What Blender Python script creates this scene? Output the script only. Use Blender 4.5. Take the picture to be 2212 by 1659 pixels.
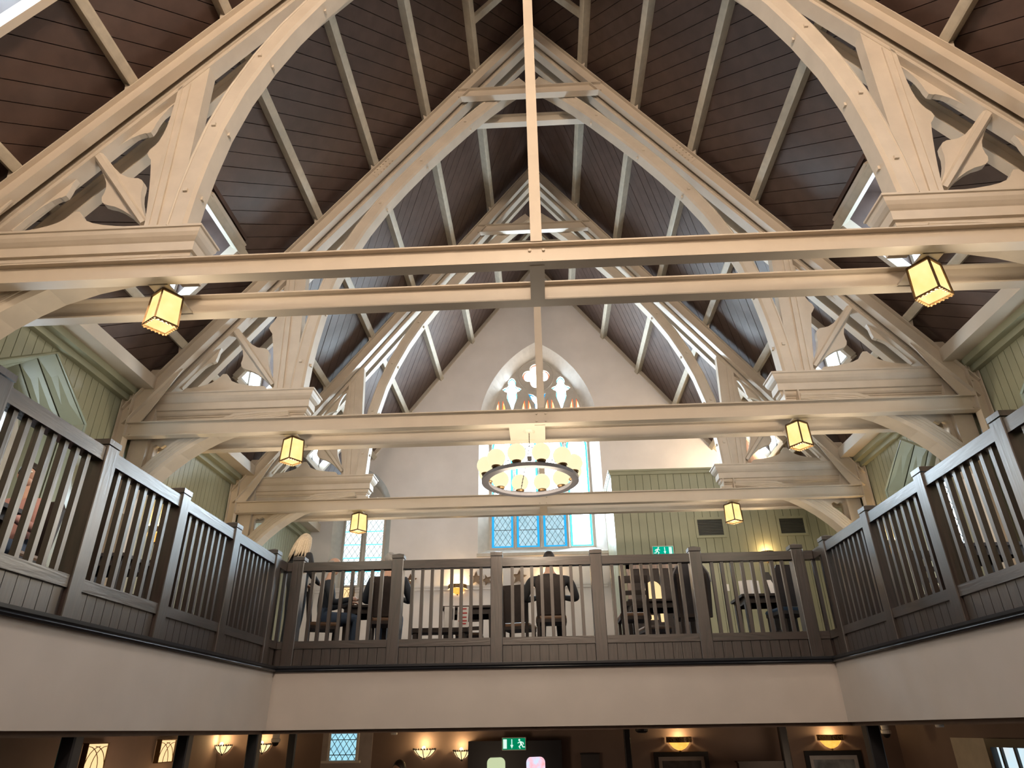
import bpy, bmesh, math, random
from mathutils import Vector, Matrix
random.seed(7)
S = bpy.context.scene
for o in list(bpy.data.objects): bpy.data.objects.remove(o)
COL = S.collection

# ------------------------------------------------------------------ camera
cam = bpy.data.cameras.new('camera'); co = bpy.data.objects.new('camera', cam); COL.objects.link(co)
cam.sensor_fit = 'HORIZONTAL'; cam.sensor_width = 36.0
cam.lens = 36.0 * 1454.2 / 2212.0
cam.clip_start = 0.05; cam.clip_end = 200
p, yw, rl = .4756, -.0429, -.0145
F = Vector((math.sin(yw) * math.cos(p), math.cos(yw) * math.cos(p), math.sin(p)))
R0 = Vector((math.cos(yw), -math.sin(yw), 0)); U0 = R0.cross(F)
Rv = math.cos(rl) * R0 + math.sin(rl) * U0
Uv = -math.sin(rl) * R0 + math.cos(rl) * U0
M = Matrix((Rv, Uv, -F)).transposed().to_4x4(); M.translation = Vector((-.0295, 0, 0))
co.matrix_world = M
S.camera = co

# ------------------------------------------------------------------ world, exposure, lamps out of view
w = bpy.data.worlds.new('world'); S.world = w; w.use_nodes = True
bg = w.node_tree.nodes['Background']; bg.inputs[0].default_value = (.88, .93, 1, 1); bg.inputs[1].default_value = .35
S.view_settings.view_transform = 'Standard'; S.view_settings.look = 'None'
S.view_settings.gamma = 1; S.view_settings.use_curve_mapping = False
S.view_settings.exposure = 2.12

def point(name, loc, energy, col, r=.25):
    l = bpy.data.lights.new(name, 'POINT'); l.energy = energy; l.color = col; l.shadow_soft_size = r
    o = bpy.data.objects.new(name, l); COL.objects.link(o); o.location = loc; return o
WARM = (1, .77, .5)
point('chandelier_light_behind', (.5, .8, 4.3), 24, (1, .68, .40), .5)
point('upper_truss_fill_light', (0, -1.6, 6.6), 280, (1, .80, .60), .5)  # added fill light for the upper trusses, hangs from no chandelier

# ------------------------------------------------------------------ materials
def mat(name, col, rough=.5, spec=.5, var=.06, scale=6, stretch=(1, 1, 1), bump=0, metal=0, col2=None, coat=0):
    m = bpy.data.materials.new(name); m.use_nodes = True
    n = m.node_tree; b = n.nodes['Principled BSDF']
    b.inputs['Roughness'].default_value = rough; b.inputs['Metallic'].default_value = metal
    b.inputs['Specular IOR Level'].default_value = spec
    if coat: b.inputs['Coat Weight'].default_value = coat; b.inputs['Coat Roughness'].default_value = .25
    tc = n.nodes.new('ShaderNodeTexCoord'); mp = n.nodes.new('ShaderNodeMapping'); mp.inputs['Scale'].default_value = stretch
    nz = n.nodes.new('ShaderNodeTexNoise'); nz.inputs['Scale'].default_value = scale; nz.inputs['Detail'].default_value = 5
    n.links.new(tc.outputs['Object'], mp.inputs['Vector']); n.links.new(mp.outputs['Vector'], nz.inputs['Vector'])
    cr = n.nodes.new('ShaderNodeValToRGB')
    c1 = tuple(max(0, c * (1 - var * 2)) for c in col) if col2 is None else col2
    cr.color_ramp.elements[0].position = .35; cr.color_ramp.elements[1].position = .65
    cr.color_ramp.elements[0].color = (*c1, 1); cr.color_ramp.elements[1].color = (*col, 1)
    n.links.new(nz.outputs['Fac'], cr.inputs['Fac']); n.links.new(cr.outputs['Color'], b.inputs['Base Color'])
    if bump:
        bp = n.nodes.new('ShaderNodeBump'); bp.inputs['Strength'].default_value = bump; bp.inputs['Distance'].default_value = .004
        n.links.new(nz.outputs['Fac'], bp.inputs['Height']); n.links.new(bp.outputs['Normal'], b.inputs['Normal'])
    return m
def emit(name, col, s, col2=None, scale=3, spread=.5):
    m = bpy.data.materials.new(name); m.use_nodes = True; n = m.node_tree
    n.nodes.remove(n.nodes['Principled BSDF']); e = n.nodes.new('ShaderNodeEmission')
    e.inputs['Color'].default_value = (*col, 1); e.inputs['Strength'].default_value = s
    if col2:
        tc = n.nodes.new('ShaderNodeTexCoord'); nz = n.nodes.new('ShaderNodeTexNoise'); nz.inputs['Scale'].default_value = scale
        cr = n.nodes.new('ShaderNodeValToRGB'); cr.color_ramp.elements[0].position = .5 - spread / 2; cr.color_ramp.elements[1].position = .5 + spread / 2
        cr.color_ramp.elements[0].color = (*col2, 1); cr.color_ramp.elements[1].color = (*col, 1)
        n.links.new(tc.outputs['Object'], nz.inputs['Vector']); n.links.new(nz.outputs['Fac'], cr.inputs['Fac']); n.links.new(cr.outputs['Color'], e.inputs['Color'])
    n.links.new(e.outputs[0], n.nodes['Material Output'].inputs[0]); return m
def grain(name, dark, light, axis, rough=.36):
    m = bpy.data.materials.new(name); m.use_nodes = True; n = m.node_tree; b = n.nodes['Principled BSDF']
    b.inputs['Roughness'].default_value = rough; b.inputs['Specular IOR Level'].default_value = 1.0; b.inputs['Coat Weight'].default_value = .55; b.inputs['Coat Roughness'].default_value = .32
    oi = n.nodes.new('ShaderNodeObjectInfo'); tc = n.nodes.new('ShaderNodeTexCoord'); mp = n.nodes.new('ShaderNodeMapping')
    s = [9, 9, 9]; s[axis] = .9; mp.inputs['Scale'].default_value = s
    ad = n.nodes.new('ShaderNodeVectorMath'); ad.operation = 'ADD'
    ml = n.nodes.new('ShaderNodeMath'); ml.operation = 'MULTIPLY'; ml.inputs[1].default_value = 37.0
    n.links.new(oi.outputs['Random'], ml.inputs[0])
    n.links.new(tc.outputs['Object'], mp.inputs['Vector']); n.links.new(mp.outputs['Vector'], ad.inputs[0]); n.links.new(ml.outputs[0], ad.inputs[1])
    nz = n.nodes.new('ShaderNodeTexNoise'); nz.inputs['Scale'].default_value = .55; nz.inputs['Detail'].default_value = 2
    n.links.new(ad.outputs[0], nz.inputs['Vector'])
    mu = n.nodes.new('ShaderNodeMath'); mu.operation = 'MULTIPLY'; mu.inputs[1].default_value = 70
    si = n.nodes.new('ShaderNodeMath'); si.operation = 'SINE'
    n.links.new(nz.outputs['Fac'], mu.inputs[0]); n.links.new(mu.outputs[0], si.inputs[0])
    n2 = n.nodes.new('ShaderNodeTexNoise'); n2.inputs['Scale'].default_value = 9; n2.inputs['Detail'].default_value = 4
    n.links.new(ad.outputs[0], n2.inputs['Vector'])
    a2 = n.nodes.new('ShaderNodeMath'); a2.operation = 'MULTIPLY_ADD'; a2.inputs[1].default_value = .22; n.links.new(si.outputs[0], a2.inputs[0]); n.links.new(n2.outputs['Fac'], a2.inputs[2])
    cr = n.nodes.new('ShaderNodeValToRGB'); cr.color_ramp.elements[0].position = .25; cr.color_ramp.elements[1].position = .5
    cr.color_ramp.elements[0].color = (*dark, 1); cr.color_ramp.elements[1].color = (*light, 1)
    n.links.new(a2.outputs[0], cr.inputs['Fac']); n.links.new(cr.outputs['Color'], b.inputs['Base Color'])
    bp = n.nodes.new('ShaderNodeBump'); bp.inputs['Strength'].default_value = .35; bp.inputs['Distance'].default_value = .003
    n.links.new(a2.outputs[0], bp.inputs['Height']); n.links.new(bp.outputs['Normal'], b.inputs['Normal'])
    return m

STEEL = mat('cream_paint_steel', (.60, .52, .425), .42, var=.03, scale=3)
TIMBER = mat('cream_paint_timber', (.62, .545, .455), .5, var=.05, scale=4, bump=.15)
PURL = mat('cream_paint_purlin', (.56, .50, .40), .55, var=.08, scale=9, bump=.3)
ROOF = mat('brown_roof_board', (.098, .058, .046), .5, var=.12, scale=5, bump=.2)
ROOFBACK = mat('brown_roof_back', (.02, .012, .01), .8)
GREEN = mat('sage_green_paint', (.34, .345, .245), .25, var=.05, scale=2)
PLASTER = mat('grey_plaster', (.83, .785, .785), .85, var=.04, scale=1.5, bump=.05)
STONE = mat('pale_stone', (.60, .55, .50), .8, var=.05, scale=8, bump=.1)
FASC = mat('cream_plaster_fascia', (.465, .43, .41), .8, var=.03, scale=2)
OAKV = grain('dark_oak_vertical', (.007, .0035, .003), (.020, .010, .0085), 2)
OAKX = grain('dark_oak_along_x', (.007, .0035, .003), (.020, .010, .0085), 0)
OAKY = grain('dark_oak_along_y', (.007, .0035, .003), (.020, .010, .0085), 1)
OAKH = mat('dark_oak_furniture', (.022, .011, .009), .6, var=.2, scale=20)
LEDGE = mat('blue_black_ledge_paint', (.012, .014, .020), .3)
BLACK = mat('black_metal', (.012, .010, .010), .4)
BRONZE = mat('bronze_metal', (.16, .095, .04), .38, metal=.7, var=.15, scale=30)
GREYMET = mat('grey_ring_metal', (.15, .145, .16), .5, metal=.2)
COLUMN = mat('black_column_paint', (.012, .011, .014), .5)
LOWWALL = mat('brown_lower_wall', (.23, .165, .14), .8, var=.05, scale=2)
LOWCEIL = mat('brown_lower_ceiling', (.20, .14, .11), .8)
CARPET = mat('dark_carpet', (.06, .04, .035), .95, var=.2, scale=40)
WHITE = mat('white_paint', (.75, .73, .70), .5)
LEAD = mat('lead_came', (.02, .025, .03), .5)
VENT = mat('grey_vent_metal', (.11, .12, .11), .45, metal=.3)
SKYWIN = emit('daylight_glass', (.66, .85, 1), 9)
SKYTOP = emit('daylight_glass_high', (.72, .88, 1), 13)
DORMWIN = emit('daylight_glass_dormer', (.66, .85, 1), 2.4)
SIDEWIN = emit('daylight_glass_side', (.76, .90, 1), 2.2)
WHITEP = emit('daylight_glass_warm', (1, .95, .86), 6)
GLASSLOW = emit('leaded_glass_dim', (.50, .72, .82), 0.279, (.32, .52, .60), 14)
GLASSGRN = emit('leaded_glass_clear', (.88, .97, .95), 0.408, (.70, .90, .92), 5)
LOWGLASS = emit('lower_leaded_glass', (.42, .80, .92), .24, (.34, .68, .85), 6)
EXITL = emit('exit_sign_green_dim', (.0, .30, .13), .18)
BLUE = emit('blue_stained_glass', (.03, .42, .85), 0.281)
CYAN = emit('cyan_stained_glass', (.08, .62, .80), .55)
RED = emit('red_stained_glass', (1, .16, .06), .42)
ORANGE = emit('orange_stained_glass', (1, .42, .05), 0.510, (1, .9, .6), 9)
LANT = emit('lantern_glass', (1, .74, .34), 0.323, (1, .64, .22), 7)
LANTIN = emit('lantern_inside', (1, .86, .52), 0.448)
GLOBE = emit('globe_glass', (1, .84, .50), 0.262, (1, .90, .62), 3)
BOWL = emit('amber_bowl_glass', (1, .55, .12), 0.332, (1, .36, .05), 10)
PANEL = emit('panel_light_glass', (1, .66, .32), 0.281)
EXITG = emit('exit_sign_green', (.0, .42, .27), 0.230)
EXITW = emit('exit_sign_white', (.75, 1, .88), 0.230)

# ------------------------------------------------------------------ mesh helpers
class MB:
    def __init__(s): s.v = []; s.f = []; s.fm = []; s.m = 0
    def add(s, vs, fs):
        k = len(s.v); s.v += [tuple(v) for v in vs]; s.f += [[i + k for i in f] for f in fs]; s.fm += [s.m] * len(fs); return s
    def box(s, a, b, ch=0):
        x0, y0, z0 = a; x1, y1, z1 = b
        if ch:
            pr = [(x0 + ch, y0), (x1 - ch, y0), (x1, y0 + ch), (x1, y1 - ch), (x1 - ch, y1), (x0 + ch, y1), (x0, y1 - ch), (x0, y0 + ch)]
            return s.prism([(x, y, z0) for x, y in pr], (0, 0, z1 - z0))
        return s.add([(x0, y0, z0), (x1, y0, z0), (x1, y1, z0), (x0, y1, z0), (x0, y0, z1), (x1, y0, z1), (x1, y1, z1), (x0, y1, z1)],
                     [(0, 3, 2, 1), (4, 5, 6, 7), (0, 1, 5, 4), (1, 2, 6, 5), (2, 3, 7, 6), (3, 0, 4, 7)])
    def prism(s, poly, d):
        n = len(poly); d = Vector(d)
        return s.add([tuple(p) for p in poly] + [tuple(Vector(p) + d) for p in poly],
                     [list(range(n))[::-1], list(range(n, 2 * n))] + [(i, (i + 1) % n, n + (i + 1) % n, n + i) for i in range(n)])
    def plate(s, xz, y0, y1): return s.prism([(x, y0, z) for x, z in xz], (0, y1 - y0, 0))
    def loft(s, rings, caps=True):
        k = len(rings[0]); vs = [p for r in rings for p in r]; fs = []
        for i in range(len(rings) - 1):
            for j in range(k): fs.append((i * k + j, i * k + (j + 1) % k, (i + 1) * k + (j + 1) % k, (i + 1) * k + j))
        if caps: fs += [list(range(k))[::-1], list(range((len(rings) - 1) * k, len(rings) * k))]
        return s.add(vs, fs)
    def lathe(s, prof, n=16, c=(0, 0, 0), a0=0, a1=2 * math.pi):
        full = abs(a1 - a0 - 2 * math.pi) < 1e-6; st = n if full else n + 1; vs = []; fs = []
        for r, z in prof:
            for j in range(st):
                a = a0 + (a1 - a0) * j / n; vs.append((c[0] + r * math.cos(a), c[1] + r * math.sin(a), c[2] + z))
        for i in range(len(prof) - 1):
            for j in range(n):
                j2 = (j + 1) % st; fs.append((i * st + j, i * st + j2, (i + 1) * st + j2, (i + 1) * st + j))
        return s.add(vs, fs)
    def tube(s, pts, r, n=6):
        pts = [Vector(p) for p in pts]; rings = []
        for i, p in enumerate(pts):
            d = (pts[min(i + 1, len(pts) - 1)] - pts[max(i - 1, 0)]).normalized()
            u = d.orthogonal().normalized() if i == 0 else (u - d * u.dot(d)).normalized()
            v = d.cross(u); rr = r[i] if isinstance(r, (list, tuple)) else r
            rings.append([tuple(p + u * rr * math.cos(2 * math.pi * j / n) + v * rr * math.sin(2 * math.pi * j / n)) for j in range(n)])
        return s.loft(rings)
    def sphere(s, c, r, n=14, m=9):
        rr = r if isinstance(r, (tuple, list)) else (r, r, r)
        prof = [(math.sin(math.pi * i / m), -math.cos(math.pi * i / m)) for i in range(m + 1)]
        vs = []; fs = []
        for q, z in prof:
            for j in range(n): a = 2 * math.pi * j / n; vs.append((c[0] + rr[0] * q * math.cos(a), c[1] + rr[1] * q * math.sin(a), c[2] + rr[2] * z))
        for i in range(m):
            for j in range(n): fs.append((i * n + j, i * n + (j + 1) % n, (i + 1) * n + (j + 1) % n, (i + 1) * n + j))
        return s.add(vs, fs)
    def strut(s, A, B, wd, ht, up=(0, 0, 1)):
        A = Vector(A); B = Vector(B); d = (B - A).normalized(); sd = d.cross(Vector(up)).normalized(); u = sd.cross(d)
        return s.prism([A + sd * a * wd / 2 + u * b * ht / 2 for a, b in ((-1, -1), (1, -1), (1, 1), (-1, 1))], B - A)
    def mesh(s, name, mats, smooth=False):
        me = bpy.data.meshes.new(name); me.from_pydata(s.v, [], s.f)
        for m in (mats if isinstance(mats, (list, tuple)) else [mats]): me.materials.append(m)
        if any(s.fm): me.polygons.foreach_set('material_index', s.fm)
        bm = bmesh.new(); bm.from_mesh(me); bmesh.ops.remove_doubles(bm, verts=bm.verts, dist=1e-6); bmesh.ops.recalc_face_normals(bm, faces=bm.faces)
        bm.to_mesh(me); bm.free()
        if smooth: me.shade_smooth()
        me.update(); return me

def put(name, me, parent=None, loc=(0, 0, 0), rot=None, kind=None, label=None):
    o = bpy.data.objects.new(name, me); COL.objects.link(o); o.location = loc
    if rot: o.rotation_euler = rot
    if parent: o.parent = parent
    if kind: o['kind'] = kind
    if label: o['label'] = label
    return o
def part(name, mb, m, parent, loc=None, smooth=False, label=None, kind=None):
    if loc is None: loc = -Vector(parent.get('ref', (0, 0, 0)))
    return put(name, mb.mesh(name, m, smooth), parent, loc, kind=kind, label=label)
def struct(name, mb, m, smooth=False):
    return put(name, mb.mesh(name, m, smooth), kind='structure')
def tag(o, label, cat, group=None):
    o['label'] = label; o['category'] = cat
    if group: o['group'] = group
    return o
def thing(name, label, cat, base=(0, 0, 0), group=None, world=False, rz=0):
    """Empty at the thing's base. world=True: parts are given in world coordinates."""
    o = bpy.data.objects.new(name, None); COL.objects.link(o); o.location = base; o.rotation_euler = (0, 0, rz); o.empty_display_size = .1
    tag(o, label, cat, group)
    if world: o['ref'] = tuple(base)
    return o
def sub(name, mb, m, parent, smooth=False, label=None):   # sub-part: same local frame as its part
    return put(name, mb.mesh(name, m, smooth), parent, label=label)
def dup(root, loc, label, rz=None, group=None):
    r = root.copy(); COL.objects.link(r); r.location = loc; r['label'] = label
    if rz is not None: r.rotation_euler = (0, 0, rz)
    if group: r['group'] = group
    for ch in list(root.children):
        c = ch.copy(); COL.objects.link(c); c.parent = r
        for g in list(ch.children):
            d = g.copy(); COL.objects.link(d); d.parent = c
    return r
def mesh2d(outer, holes, depth):
    """filled outline with holes in the XZ plane, extruded from y=0 to y=depth"""
    cu = bpy.data.curves.new('outline', 'CURVE'); cu.dimensions = '2D'; cu.fill_mode = 'BOTH'; cu.extrude = depth / 2
    for poly in [outer] + holes:
        sp = cu.splines.new('POLY'); sp.points.add(len(poly) - 1); sp.use_cyclic_u = True
        for q, (x, z) in zip(sp.points, poly): q.co = (x, z, 0, 1)
    ob = bpy.data.objects.new('outline', cu); COL.objects.link(ob)
    dg = bpy.context.evaluated_depsgraph_get(); me = bpy.data.meshes.new_from_object(ob.evaluated_get(dg))
    bpy.data.objects.remove(ob); bpy.data.curves.remove(cu)
    for v in me.vertices: x, z, d = v.co; v.co = (x, depth / 2 - d, z)
    bm = bmesh.new(); bm.from_mesh(me); bmesh.ops.remove_doubles(bm, verts=bm.verts, dist=1e-5); bmesh.ops.recalc_face_normals(bm, faces=bm.faces); bm.to_mesh(me); bm.free()
    me.materials.clear(); return me
def put2d(name, outer, holes, y, depth, m, parent=None, kind=None):
    me = mesh2d(outer, holes, depth); me.name = name; me.materials.append(m)
    loc = Vector((0, y, 0))
    if parent is not None and 'ref' in parent: loc -= Vector(parent['ref'])
    return put(name, me, parent, loc, kind=kind)
def arc_arch(cx, h, z0, zs, top, n=10):
    """pointed arch outline, anticlockwise from bottom left"""
    r = top - zs; Rr = (h * h + r * r) / (2 * h); a = math.atan2(r, Rr - h) if Rr > h else math.pi / 2
    rt = [(cx + h - Rr + Rr * math.cos(a * i / n), zs + Rr * math.sin(a * i / n)) for i in range(n + 1)]
    lf = [(2 * cx - x, z) for x, z in rt[:-1]][::-1]
    return [(cx - h, z0), (cx + h, z0)] + rt + lf
def clip(poly, nx, ny, c):
    """keep nx*x+ny*y<=c"""
    out = []
    for i in range(len(poly)):
        a = poly[i]; b = poly[(i + 1) % len(poly)]; da = nx * a[0] + ny * a[1] - c; db = nx * b[0] + ny * b[1] - c
        if da <= 0: out.append(a)
        if (da < 0 < db) or (db < 0 < da): t = da / (da - db); out.append((a[0] + t * (b[0] - a[0]), a[1] + t * (b[1] - a[1])))
    return out
def area(p): return abs(sum(p[i][0] * p[(i + 1) % len(p)][1] - p[(i + 1) % len(p)][0] * p[i][1] for i in range(len(p)))) / 2
def boards(name, regions, ang, wd, gap, th, fmap, parent, m, jit=.003):
    """split convex regions (u,v) into strips; each strip one object"""
    nx, ny = -math.sin(ang), math.cos(ang)
    pr = [nx * q[0] + ny * q[1] for r in regions for q in r]; k0 = math.floor(min(pr) / wd); k1 = math.ceil(max(pr) / wd)
    for k in range(k0, k1):
        mb = MB(); h = th + random.uniform(-jit, jit)
        for r in regions:
            q = clip(clip(r, nx, ny, (k + 1) * wd - gap / 2), -nx, -ny, -(k * wd + gap / 2))
            if len(q) < 3 or area(q) < 4e-4: continue
            mb.loft([[fmap(u, v, 0) for u, v in q], [fmap(u, v, h) for u, v in q]])
        if mb.v: part(name, mb, m, parent, (0, 0, 0))

# ------------------------------------------------------------------ key measures
Y = (4.643, 8.051, 11.621); DY = .576; YG = 15.7; XW = 5.78; ZF = .95
SL = 1.35; ZR = 11.97; CS = math.cos(math.atan(SL)); SN = math.sin(math.atan(SL))
def zroof(x): return ZR - SL * abs(x)
# ================================================================== ROOM
# roof: two slopes of diagonal boards, dormer openings in every bay
DORM = [(2.55, 3.62), (6.4, 7.45), (9.5, 10.5), (13.0, 14.0)]
DX0, DX1 = 4.20, 4.97
BAYS = [(0.6, Y[0] + .3, 1), (Y[0] + .3, Y[1] + .3, 1), (Y[1] + .3, Y[2] + .3, -1), (Y[2] + .3, YG, -1)]
for sgn, nm in ((-1, 'ceiling_left'), (1, 'ceiling_right')):
    mb = MB()
    s_end = 5.8 / CS; u0, u1 = DX0 / CS, DX1 / CS
    def fm(u, v, h, sgn=sgn): return (sgn * (u * CS - (h - .05) * SN * 1), v, ZR - u * SN - (h - .05) * CS)
    ys = [-3.0] + [q for d in DORM for q in d] + [YG]
    for i in range(len(ys) - 1):
        for a, b in ([(0, s_end)] if i % 2 == 0 else [(0, u0), (u1, s_end)]):
            mb.add([fm(a, ys[i], -.03), fm(b, ys[i], -.03), fm(b, ys[i + 1], -.03), fm(a, ys[i + 1], -.03)], [(0, 1, 2, 3)])
    cl = struct(nm, mb, ROOFBACK)
    for (ya, yb, dr) in BAYS:
        d = [q for q in DORM if ya < q[0] < yb][0]
        regs = [[(0, ya), (u0, ya), (u0, yb), (0, yb)], [(u1, ya), (s_end, ya), (s_end, yb), (u1, yb)],
                [(u0, ya), (u1, ya), (u1, d[0]), (u0, d[0])], [(u0, d[1]), (u1, d[1]), (u1, yb), (u0, yb)]]
        # bay 1 boards rise away from the viewer, later bays fall away
        boards('plank', regs, -math.pi / 4 if dr > 0 else math.pi / 4, .2, .009, .05, fm, cl, ROOF)

# gable wall with pointed window openings
WX = -.05
BW_out = arc_arch(WX, 1.51, 3.66, 6.86, 9.35, 14)
LWX = -4.36
LW_out = arc_arch(LWX, .70, 2.86, 4.75, 5.85, 10)
me = mesh2d([(-5.9, -.2), (5.9, -.2), (5.9, zroof(5.9) + .1), (0, ZR + .1), (-5.9, zroof(5.9) + .1)], [BW_out, LW_out], .06)
me.materials.append(PLASTER); put('wall_end', me, loc=(0, YG, 0), kind='structure')
# timber fillet along the gable slopes and dado moulding
for s_ in (-1, 1):
    mb = MB(); mb.prism([(s_ * x, YG - .04, zroof(x) - dz) for x, dz in ((0, .0), (5.7, .0), (5.7, .14), (0, .14))], (0, .04, 0)); struct('trim_1' if s_ < 0 else 'trim_2', mb, TIMBER)
mb = MB(); mb.box((-XW, YG - .045, 2.92), (1.4, YG, 2.96)).box((-XW, YG - .03, 2.86), (1.4, YG, 2.92)); struct('trim_3', mb, PLASTER)

# ------------------------------------------------------------------ windows in the gable
def scale_poly(pl, k, kz=None):
    cx = (min(a for a, _ in pl) + max(a for a, _ in pl)) / 2; cz = (min(b for _, b in pl) + max(b for _, b in pl)) / 2
    return [(cx + (a - cx) * k, cz + (b - cz) * (kz or k)) for a, b in pl]
def flat(name, poly, y, m, parent, th=.006):
    mb = MB(); mb.plate(poly, y, y + th); return part(name, mb, m, parent, (0, 0, 0))
def reveal(name, outer, inner, y0, y1, m, parent):
    mb = MB(); mb.loft([[(x, y0, z) for x, z in outer], [(x, y1, z) for x, z in inner]], caps=False); return part(name, mb, m, parent, (0, 0, 0))
def lead_lattice(x0, x1, z0, z1, px, pz, y, parent, bw=.007, bars=()):
    mb = MB(); sl = pz / px
    def seg(ax, az, bx, bz):
        mb.strut((ax, y, az), (bx, y, bz), bw, .006, (0, 1, 0))
    k = int((x1 - x0) / px + (z1 - z0) / pz) + 2
    for s_ in (1, -1):
        for i in range(-k, k + 1):
            xs = (x0 + i * px) if s_ > 0 else (x1 - i * px)   # at z0
            pts = []
            t0, t1 = 0, (z1 - z0) / sl
            xa, xb = xs, xs + s_ * t1
            lo, hi = (x0 - xs) * s_, (x1 - xs) * s_
            if lo > hi: lo, hi = hi, lo
            a, b = max(t0, lo), min(t1, hi)
            if b - a > .01: seg(xs + s_ * a, z0 + sl * a, xs + s_ * b, z0 + sl * b)
    for z in bars: mb.box((x0, y - .004, z - .006), (x1, y + .004, z + .006))
    return part('lead_came', mb, LEAD, parent, (0, 0, 0), kind='stuff')
def rosette(cx, cz, lobes, n=9):
    """outline made of circular lobes (angle, dist, radius), star-convex about centre"""
    out = []
    for i in range(n * 8):
        a = 2 * math.pi * i / (n * 8); best = .02
        for la, ld, lr in lobes:
            dx, dz = ld * math.cos(la), ld * math.sin(la); b = dx * math.cos(a) + dz * math.sin(a); c = dx * dx + dz * dz - lr * lr; D = b * b - c
            if D > 0: best = max(best, b + math.sqrt(D))
        out.append((cx + best * math.cos(a), cz + best * math.sin(a)))
    return out
def crossfoil(cx, zt, zb, hw):
    zc = zt - (zt - zb) * .34
    half = [(0, zt), (.06, zt - .03), (.10, zt - .10), (.105, zt - .17), (.09, zt - .23), (.13, zc + .06), (.19, zc + .045), (hw, zc), (.19, zc - .06), (.12, zc - .09), (.13, zc - .18), (.135, zc - .25), (.11, zc - .34), (.06, zc - .46), (0, zb)]
    return [(cx + x, z) for x, z in half] + [(cx - x, z) for x, z in half[1:-1]][::-1]
big = put('window_1', None, kind='structure', loc=(0, 0, 0))
wy = YG + .28
BW_in = arc_arch(WX, 1.265, 3.83, 6.86, 9.03, 14)
reveal('reveal', BW_out, BW_in, YG, wy, STONE, big)
lx = [(-1.255, -.735), (-.655, -.11), (-.01, .545), (.635, 1.165)]
holes = []; lights_ = []
for a, b in lx:
    hl = arc_arch((a + b) / 2, (b - a) / 2, 3.87, 6.42, 6.80, 8); holes.append(hl); lights_.append(hl)
flames = []
for cxp in (-1.02, -.34, .27, .92):
    for s_, o_ in ((-1, .085), (1, .085)):
        cx = cxp + s_ * o_; tilt = -s_ * .035
        fl = [(cx - .06 - (0 if s_ > 0 else .05), 7.02), (cx + .06 + (.05 if s_ > 0 else 0), 7.02), (cx + .062 + (.02 if s_ > 0 else 0), 7.32), (cx + .035 + tilt * .4, 7.6), (cx + tilt, 7.78), (cx - .035 + tilt * .4, 7.6), (cx - .062 - (0 if s_ > 0 else .02), 7.32)]
        flames.append(fl)
quat = rosette(WX - .02, 8.46, [(k * math.pi / 2, .195, .165) for k in range(4)] + [(0, 0, .2)])
cr1, cr2 = crossfoil(-.72, 8.42, 7.42, .26), crossfoil(.58, 8.42, 7.42, .26)
cen = [(-.06, 7.36), (.02, 7.5), (.03, 7.66), (.13, 7.78), (.18, 7.95), (.06, 7.90), (-.05, 7.80), (-.16, 7.90), (-.30, 7.95), (-.23, 7.78), (-.13, 7.66), (-.12, 7.5)]
holes += flames + [quat, cr1, cr2, cen]
put2d('tracery', BW_in, holes, wy, .10, STONE, big)
# raised roll mouldings: circle round the quatrefoil and mullion fillets
mb = MB(); ring = [(WX - .02 + .475 * math.cos(2 * math.pi * i / 40), 8.46 + .475 * math.sin(2 * math.pi * i / 40)) for i in range(41)]
mb.tube([(x, wy, z) for x, z in ring], .022, 6); part('roll_moulding', mb, STONE, big, (0, 0, 0))
for i in range(3):
    xm = (lx[i][1] + lx[i + 1][0]) / 2; mb = MB(); mb.tube([(xm, wy - .01, 3.84), (xm, wy - .01, 6.5)], .022, 6); part('mullion', mb, STONE, big, (0, 0, 0))
def glazing(hl, mb_, mi, k=.84, kz=None):
    flat('pane_border', hl, wy + .07, mb_, big); flat('pane', scale_poly(hl, k, kz), wy + .062, mi, big)
for i, hl in enumerate(lights_):
    a, b = lx[i]
    up = arc_arch((a + b) / 2, (b - a) / 2, 5.02, 6.42, 6.80, 8)
    glazing(up, CYAN, SKYTOP, .80, .955)
    lo = [(a, 3.87), (b, 3.87), (b, 4.98), (a, 4.98)]
    last = i == 3
    flat('pane_border', lo, wy + .07, BLUE if not last else CYAN, big)
    flat('pane', [(a + .055, 3.92), (b - .055, 3.92), (b - .055, 4.75), (a + .055, 4.75)], wy + .062, SKYWIN if last else GLASSLOW, big)
    flat('pane', [(a + .055, 4.77), (b - .055, 4.77), (b - .055, 4.97), (a + .055, 4.97)], wy + .062, SKYWIN, big)
    if not last: lead_lattice(a + .055, b - .055, 3.92, 4.75, .135, .20, wy + .055, big, bars=(4.3,))
    mb = MB(); mb.box((a, wy + .03, 4.98), (b, wy + .06, 5.02)); part('saddle_bar', mb, LEAD, big, (0, 0, 0))
for fl in flames: glazing(fl, RED, ORANGE, .62, .86)
glazing(quat, RED, WHITEP, .90); glazing(cr1, CYAN, SKYTOP, .80, .92); glazing(cr2, CYAN, SKYTOP, .80, .92); glazing(cen, BLUE, SKYWIN, .7, .8)
mb = MB(); mb.box((WX - 1.53, YG - .05, 3.60), (WX + 1.53, YG + .10, 3.67)); part('sill', mb, STONE, big, (0, 0, 0))

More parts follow.
